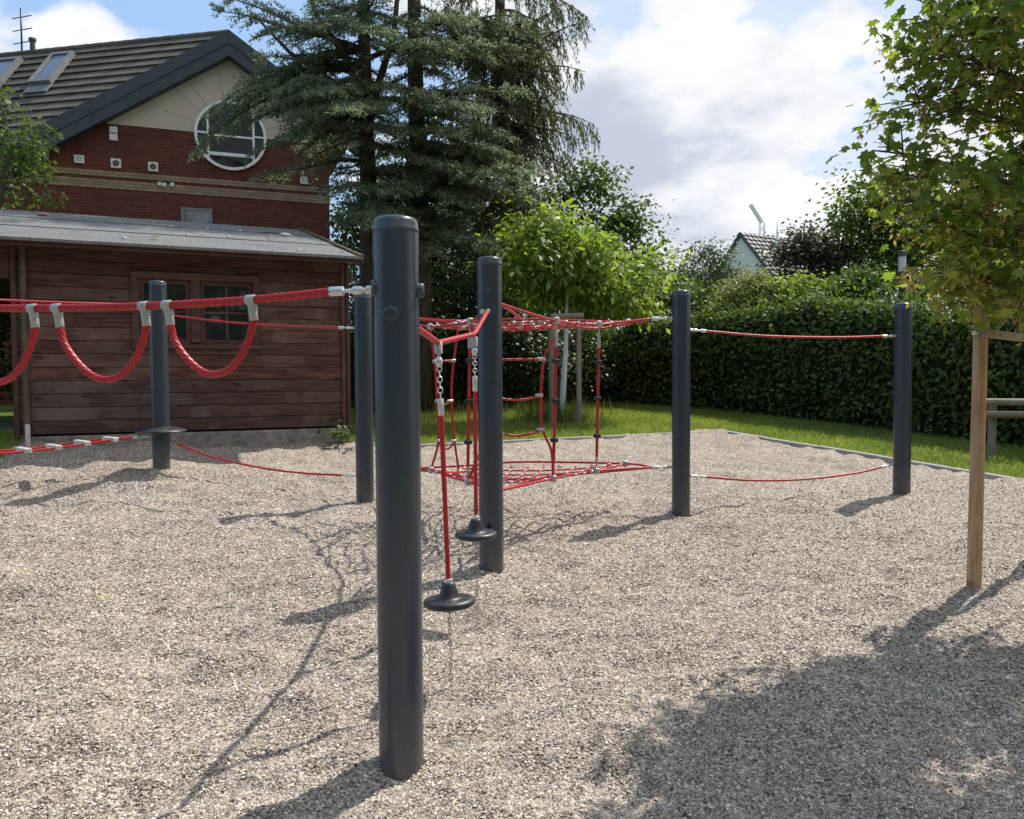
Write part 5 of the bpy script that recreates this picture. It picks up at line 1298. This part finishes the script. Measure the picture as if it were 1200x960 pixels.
def make_course():
    F_, H1, r1 = POST['F']; S_, H2, r2 = POST['S']; T_, H3, r3 = POST['T']; R_, H4, r4 = POST['R']; A_, H5, r5 = POST['A']; L_, H6, r6 = POST['L']
    RG = 'thin red ropes of the course'
    # --- thick hand rope with hanging loops
    rt = thing('hand_rope', at(392, 341, 3.04), 'thick red hand rope with hanging loops tied to the nearest post', 'rope')
    yr = lambda px: 3.04+(390-px)/390*0.42
    path = [at(px, py, yr(px)) for px, py in ((389, 342), (300, 351), (210, 357), (110, 360.5), (0, 361.5), (-120, 358), (-260, 347))]
    rope(curve(path, 140), 0.0142, True).build('rope', M['rope'], rt, True)
    terminal(at(386, 342, 3.045), at(436, 339.5, 3.035), 0.85).build('terminal', M['steel'], rt, auto=40)
    def on_rope(px):
        C = curve(path, 300); return min(C, key=lambda p: abs(project(p)[0]-px))
    loops = [((295, 301, 440, 0), (196, 204), 439), ((169, 173, 0, 0), (68, 76), 445), ((39, 44, 0, 0), (-62, -54), 448), ((-92, -90, 0, 0), (-190, -183), 446)]
    for (xa, _, _, _), (xb, _), bot in loops:
        pa, pb_ = on_rope(xa), on_rope(xb); Y = (pa[1]+pb_[1])/2
        ca, cb = project(pa), project(pb_)
        for p, c, sg in ((pa, ca, 1), (pb_, cb, -1)):
            m = MB(); dv = norm([sg*0.006*(-1), 0, -1]); tang = norm(path[0]-path[2])
            m.lathe(p-tang*0.022, tang, [(0, 0.018), (0.003, 0.0198), (0.037, 0.0198), (0.04, 0.018)], 20)
            slant = norm(np.array([-0.14*(-sg)*-1 if sg > 0 else 0.14, 0, -1.0]))
            slant = norm(np.array([0.10 if sg > 0 else 0.12, 0, -1.0])) if sg < 0 else norm(np.array([0.10, 0, -1.0]))
            m.lathe(p+slant*0.012, slant, [(0, 0.018), (0.045, 0.0172), (0.066, 0.0172), (0.069, 0.0158)], 18)
            m.lathe(p+slant*0.034+np.array([0.012, -0.012, 0]), norm([0.9, -0.45, 0]), [(0, 0.0075), (0.013, 0.0075), (0.016, 0.004)], 10)
            m.build('clamp', M['alu'], rt, auto=40)
        aa = pa+np.array([0.007, 0, -0.075]); bb = pb_+np.array([0.009, 0, -0.075])
        w = aa-bb; zbot = at((xa+xb)/2, bot, Y)[2]; zt = (aa[2]+bb[2])/2; dz = zt-zbot+0.0
        pts = [bb, bb+w*0.05+np.array([0, 0, -dz*0.33]), bb+w*0.20+np.array([0, 0, -dz*0.69]), bb+w*0.37+np.array([0, 0, -dz*0.93]), bb+w*0.53+np.array([0, 0, -dz*1.0]), bb+w*0.70+np.array([0, 0, -dz*0.92]), bb+w*0.85+np.array([0, 0, -dz*0.66]), bb+w*0.955+np.array([0, 0, -dz*0.3]), aa]
        rope(curve(pts, 80), 0.0128, True).build('loop', M['rope'], rt, True)
    # --- thin ropes
    def thin(name, pts, label, ends=(True, True), r=0.0105, tl=0.11, posts=(None, None)):
        P = [np.asarray(p, float) for p in pts]; o = thing(name, P[0], label, 'rope', RG)
        C = curve(P, 60); rope(C, r).build('rope', M['rope'], o, True)
        for k, (e, q, q2) in enumerate(((ends[0], C[0], C[1]), (ends[1], C[-1], C[-2]))):
            if e:
                d = norm(q-q2); t_ = terminal(q-d*0.01, q+d*(tl+0.045), 0.72); t_.build('terminal', M['steel'], o, auto=40)
        return o
    thin('thin_rope', [at(203, 370, 8.7), at(260, 377, 8.55), at(330, 382, 8.3), at(398, 384, 8.0)], 'upper thin red rope stretched across the shed window between two posts', (True, True))
    thin('thin_rope', [at(-140, 342, 6.9), at(-60, 347.5, 7.3), at(0, 351.5, 7.7), at(90, 355, 8.2), at(168, 357, 8.68)], 'thin red rope running just above the thick hand rope at the left edge', (False, True))
    thin('thin_rope', [at(207, 520, 8.75), at(250, 536, 8.6), at(310, 549, 8.35), at(360, 555, 8.15), at(403, 557, 8.0)], 'low sagging red rope between the step disc post and the half hidden post', (True, True))
    thin('thin_rope', [at(826, 388, 7.4), at(900, 394, 7.65), at(980, 395.5, 7.9), at(1035, 394, 8.08)], 'upper red rope between the two posts on the right', (True, True))
    thin('thin_rope', [at(826, 559, 7.4), at(880, 563, 7.6), at(940, 562, 7.8), at(1000, 555, 8.0), at(1033, 547.5, 8.1)], 'low sagging red rope between the two posts on the right', (True, True))
    # --- plank bridge of two ropes with cross slats
    br = thing('step_bridge', at(160, 513, 8.7), 'low bridge of two red ropes with pale cross slats at the left', 'rope bridge')
    for k in (0, 1):
        dy = 1.0*k; off = 0.30*k
        pts = [at(158, 512.5, 8.72), at(110, 519, 8.55+off*0.5), at(60, 526, 8.3+off), at(0, 531.5, 8.0+off), at(-90, 537, 7.6+off), at(-200, 540, 7.2+off)]
        pts = [p+np.array([0, 0, 0.0]) for p in pts]
        if k: pts = [pts[0]]+[p+np.array([0, 0, at(60, 523, p[1])[2]-at(60, 526, p[1])[2]]) for p in pts[1:]]
        rope(curve(pts, 60), 0.0125).build('rope', M['rope'], br, True)
        if k == 0: C0 = curve(pts, 200)
        else: C1 = curve(pts, 200)
    terminal(at(156, 513, 8.71), at(176, 510.5, 8.74), 0.8).build('terminal', M['steel'], br, auto=40)
    for px in (131, 98, 64.5, 29, -8, -48):
        a = min(C0, key=lambda p: abs(project(p)[0]-px-3)); b = min(C1, key=lambda p: abs(project(p)[0]-px+7)); ax = norm(b-a); fw = norm(np.cross(ax, [0, 0, 1]))
        MB().bbox((a+b)/2+np.array([0, 0, 0.004]), ax*(np.linalg.norm(b-a)/2+0.035), fw*0.032, np.array([0, 0, 0.024]), 0.006).build('slat', M['slat'], br)
    # --- swing rope between the two near posts, with two hanging seats
    p1 = np.array([F_[0]+0.03, F_[1]+r1+0.01, at(480, 377, 3.14)[2]]); q1 = at(513.5, 402, 3.75); q2 = at(556, 391.5, 4.6); p2 = at(571.5, 365, S_[1]-r2-0.03)
    sr = thing('swing_rope', p1, 'kinked red rope strung between the two nearest posts carrying disc swings', 'rope')
    pts = []
    for a, b in ((p1, q1), (q1, q2), (q2, p2)): pts += [a+(b-a)*t for t in (0.02, 0.2, 0.5, 0.8, 0.975)]
    rope(pts, 0.0135).build('rope', M['rope'], sr, True)
    m = MB(); m.lathe(p2+np.array([0.0, 0.045, 0.004]), norm([0.05, -1, -0.1]), [(0, 0.019), (0.014, 0.019), (0.016, 0.012), (0.04, 0.016), (0.06, 0.014)], 14)
    m.lathe(p2+np.array([-0.036, 0.036, 0.0]), norm([0.0, -1, 0]), [(0, 0.016), (0.012, 0.016), (0.014, 0.01), (0.03, 0.008)], 12); m.build('terminal', M['steel'], sr, auto=40)
    m = MB(); m.lathe(p1+np.array([0, -0.015, 0]), norm(q1-p1), [(0, 0.018), (0.03, 0.018), (0.04, 0.012)], 14); m.build('terminal', M['steel'], sr, auto=40)
    for (q, dpx, dpy, Y, gp, ys, lab) in ((q1, 526.5, 706, 3.72, (527, 808), (408, 426, 467, 487, 680), 'nearer round black disc seat hanging on a red rope'), (q2, 558, 627, 4.62, (560, 713), (401, 413, 440, 458, 603), 'farther round black disc seat hanging by the second post')):
        C = at(dpx, dpy, Y); o = thing('disc_swing', C, lab, 'swing', 'black disc swings hanging from the rope')
        sA, sB, sC, sD, sE = ys
        f_ = lambda py: q+(C-q)*((py-project(q)[1])/(project(C)[1]-project(q)[1]))
        ax = norm(C-q)
        m = MB(); m.lathe(f_(sA)-ax*0.03, ax, [(0, 0.016), (0.004, 0.019), (0.055, 0.019), (0.058, 0.009), (0.075, 0.009)], 16); m.build('clamp', M['alu'], o, auto=40)
        e0, e1 = f_(sB), f_(sC); m = MB(); m.lathe(e0-ax*0.03, ax, [(0, 0.010), (0.01, 0.016), (0.022, 0.019), (0.036, 0.015), (0.048, 0.008)], 14); m.build('shackle', M['steel'], o, auto=40)
        link_chain(MB(), e0+ax*0.012, e1, 6).build('chain', M['steel'], o, True)
        e2 = f_(sD); m = MB(); L = np.linalg.norm(e2-e1); m.lathe(e1, ax, [(0, 0.012), (0.005, 0.0145), (L-0.004, 0.0145), (L, 0.012)], 16); m.build('sleeve', M['steel'], o, auto=40)
        rope([e2+(f_(sE)-e2)*t for t in np.linspace(-0.01, 1, 12)], 0.0115).build('rope', M['rope'], o, True)
        up = -ax
        m = MB(); m.lathe(C, up, [(-0.022, 0.03), (-0.021, 0.085), (-0.017, 0.106), (-0.008, 0.118), (0.002, 0.121), (0.012, 0.117), (0.019, 0.106), (0.021, 0.09), (0.019, 0.07), (0.021, 0.056), (0.03, 0.048), (0.05, 0.041), (0.085, 0.031), (0.092, 0.028), (0.094, 0.02)], 44); m.build('seat', M['rubber'], o, auto=60)
        m = MB(); m.lathe(C+up*0.093, up, [(0, 0.021), (0.016, 0.021), (0.018, 0.016)], 16); m.build('collar', M['steel'], o, auto=40)
        G = ground(*gp); G[2] = float(gz(G[0], G[1]))-0.01; s0 = C-up*0.022
        G = np.array([s0[0]+0.0*(G[0]-s0[0])+0.004, s0[1]+0.0, float(gz(s0[0], s0[1]))-0.012])
        link_chain(MB(), s0, G, max(10, int(np.linalg.norm(G-s0)/0.026)), 0.0075, 0.0022).build('anchor_chain', M['rustchain'], o, True)

    # --- rope net between three posts
    nt_ = thing('rope_net', (0.03, 6.9, float(base(0.03, 6.9))), 'red climbing net with upper and lower rope mesh slung between three posts', 'climbing net')
    node = {}
    for k, (pxb, pyb, pxt, pyt, Y) in dict(c1=(548, 565, 551, 377, 6.33), c2=(648.5, 561, 652, 376, 6.5), b1=(699, 552, 702, 380, 7.1), b2=(733, 543.5, 736, 377.5, 7.42), m2=(610, 541.5, 612, 374, 7.6), a2=(538, 554, 537.5, 379, 7.45), a1=(505, 551, 504, 383, 7.17)).items():
        node[k] = (at(pxb, pyb, Y), at(pxt, pyt, Y))
    node['a3'] = (at(545, 546, 7.66), at(545, 376, 7.66))
    Pa = (at(441, 550, A_[1]-0.02), at(441, 371, A_[1]-0.02)); Pb = (at(789, 547.5, T_[1]), at(789, 373, T_[1])); Pc = (np.array([S_[0]+0.02, S_[1]+r2+0.02, at(580, 581, 5.55)[2]]), np.array([S_[0]+0.02, S_[1]+r2+0.02, at(580, 350, 5.55)[2]]))
    def towards(p, q, L): d = norm(q-p); return p+d*L
    for lev, nm in ((0, 'lower_net'), (1, 'upper_net')):
        g = {k: v[lev] for k, v in node.items()}; a, b, c = Pa[lev], Pb[lev], Pc[lev]; rp = 0.0105 if lev else 0.010
        rim = MB(); con = MB(); msh = MB()
        cen = sum(g.values())/len(g)
        a_e = towards(a, cen, 0.2); b_e = towards(b, cen, 0.2); c_e = towards(c, cen, 0.16)
        def line(mb, pts, r, n=26): mb.tube(resample(curve(pts, n), 0.045), r, 8)
        line(rim, [a_e, g['a3'], g['m2'], g['b2'], b_e], rp)
        line(rim, [a_e, g['a2'], g['a1']+(g['c1']-g['a1'])*0.3, g['c1'], c_e], rp)
        line(rim, [a_e, g['a1'], g['c1'], c_e], rp)
        line(rim, [c_e, g['c2'], g['b1'], b_e], rp)
        line(rim, [c_e, g['c2']+(g['m2']-g['c2'])*0.12, g['b1']+np.array([0, 0.12, -0.03]), b_e], rp)
        line(rim, [g['a1'], g['a2'], g['a3']], rp); line(rim, [g['b1'], g['b2']], rp, 6)
        if lev: line(rim, [c_e+np.array([0.02, 0, 0.0]), (g['c2']+g['m2'])/2+np.array([-.1, 0, -0.02]), g['m2']], rp)
        left = curve([g['c1'], g['a1'], g['a2'], g['a3']], 30); right = curve([g['c2'], g['b1'], g['b2']], 30)
        dip = -0.05 if lev == 0 else -0.035
        lf = lambda t: left[int(round(t*(len(left)-1)))]; rg = lambda t: right[int(round(t*(len(right)-1)))]
        NR, NC = 9, 10
        def S(u, v):
            p, q = lf(v), rg(v); P = p+(q-p)*u; return P+np.array([0, 0, dip*4*u*(1-u)*4*v*(1-v)+dip*0.35*math.sin(u*math.pi)])
        rr = 0.0078
        for i in range(1, NR): msh.tube([S(u, i/NR) for u in np.linspace(0, 1, 14)], rr, 6)
        msh.tube([S(u, 0.0) for u in np.linspace(0, 1, 14)], rr, 6)
        for j in range(1, NC): msh.tube([S(j/NC, v) for v in np.linspace(0, 1, 12)], rr, 6)
        for i in range(0, NR+1):
            for j in range(0, NC+1):
                if random.random() < 0.8:
                    p = S(j/NC, i/NR); d = norm(S(min(1, j/NC+0.02), i/NR)-S(max(0, j/NC-0.02), i/NR)); con.lathe(p-d*0.017, d, [(0, 0.011), (0.034, 0.011)], 8)
        rim.build(nm+'_edge_ropes', M['rope'], nt_, True); msh.build(nm+'_mesh', M['rope'], nt_, True)
        tag(con.build(nm+'_connectors', M['alu'], nt_, True), kind='stuff')
        for e, p in ((a_e, a), (b_e, b), (c_e, c)): terminal(e, p, 0.85).build('terminal', M['steel'], nt_, auto=40)
        for k in ('a1', 'a2', 'c1', 'c2', 'b1', 'b2'):
            m = MB(); m.lathe(g[k]-np.array([0, 0, 0.03]), (0, 0, 1), [(0, 0.012), (0.008, 0.026), (0.03, 0.03), (0.052, 0.026), (0.06, 0.012)], 12); m.build('knot_clamp', M['alu'], nt_, auto=40)
    # climbing ropes with black hand stops
    for k, ys in (('c1', (422, 470, 518)), ('c2', (423, 469, 515.5)), ('b1', (424, 466.5, 510.5))):
        lo, hi = node[k]; ax = norm(hi-lo); L = np.linalg.norm(hi-lo); cr_ = rope([lo+(hi-lo)*t for t in np.linspace(0.1, 0.9, 16)], 0.0125).build('climbing_rope', M['rope'], nt_, True)
        MB().lathe(hi-ax*0.21, ax, [(0, 0.012), (0.003, 0.0165), (0.12, 0.0165), (0.124, 0.008), (0.21, 0.008)], 12).build('sleeve', M['alu'], cr_, auto=40)
        MB().lathe(lo+ax*0.14, -ax, [(0, 0.009), (0.003, 0.011), (0.08, 0.011), (0.085, 0.007), (0.14, 0.007)], 12).build('sleeve', M['alu'], cr_, auto=40)
        for py in ys:
            p = lo+(hi-lo)*((project(lo)[1]-py)/(project(lo)[1]-project(hi)[1]))
            MB().bbox(p, (0.032, 0, 0), (0, 0.028, 0), ax*0.017, 0.008).build('hand_stop', M['rubber'], cr_)
    # two rope ladders
    def ladder(sideA, sideB, rungs):
        ob = rope(curve(sideA, 40), 0.0105); ob.tube(resample(curve(sideB, 40), 0.03), 0.0105, 8)
        ld = ob.build('rope_ladder', M['rope'], nt_, True); CA, CB = curve(sideA, 120), curve(sideB, 120)
        for (ya, yb, sg) in rungs:
            a = min(CA, key=lambda p: abs(project(p)[1]-ya)); b = min(CB, key=lambda p: abs(project(p)[1]-yb))
            m = MB(); m.tube(sag(a, b, sg, 12), 0.0095, 8); m.build('rung', M['rope'], ld, True)
            for p, d in ((a, norm(b-a)), (b, norm(a-b))):
                m = MB(); m.lathe(p-d*0.014, d, [(0, 0.013), (0.004, 0.017), (0.028, 0.016), (0.06, 0.0125), (0.064, 0.010)], 12); m.build('tee_clamp', M['alu'], ld, auto=40)
    a1l, a1h = node['a1']; a2l, a2h = node['a2']
    ladder([a1h, at(507.5, 410, 7.2), at(510.5, 440, 7.22), at(512, 470, 7.24), at(514, 515, 7.24), a1l],
           [a2h, at(533.5, 410, 7.4), at(530, 440, 7.38), at(529, 470, 7.36), at(532.5, 515, 7.38), a2l], ((424, 423, 0.0), (470, 470, 0.03), (516, 517, 0.075)))
    c1l, c1h = node['c1']; c2l, c2h = node['c2']
    ladder([c1h, at(560, 405, 6.3), at(572, 430, 6.28), at(574, 470, 6.28), at(572, 505, 6.3), c1l],
           [c2h+np.array([-0.01, 0, -0.14]), at(643, 408, 6.46), at(636.5, 425, 6.44), at(634, 470, 6.42), at(636.5, 505, 6.42), at(646, 528, 6.46), c2l], ((422, 421, 0.0), (463, 463, 0.035), (504, 504, 0.05)))
make_course()
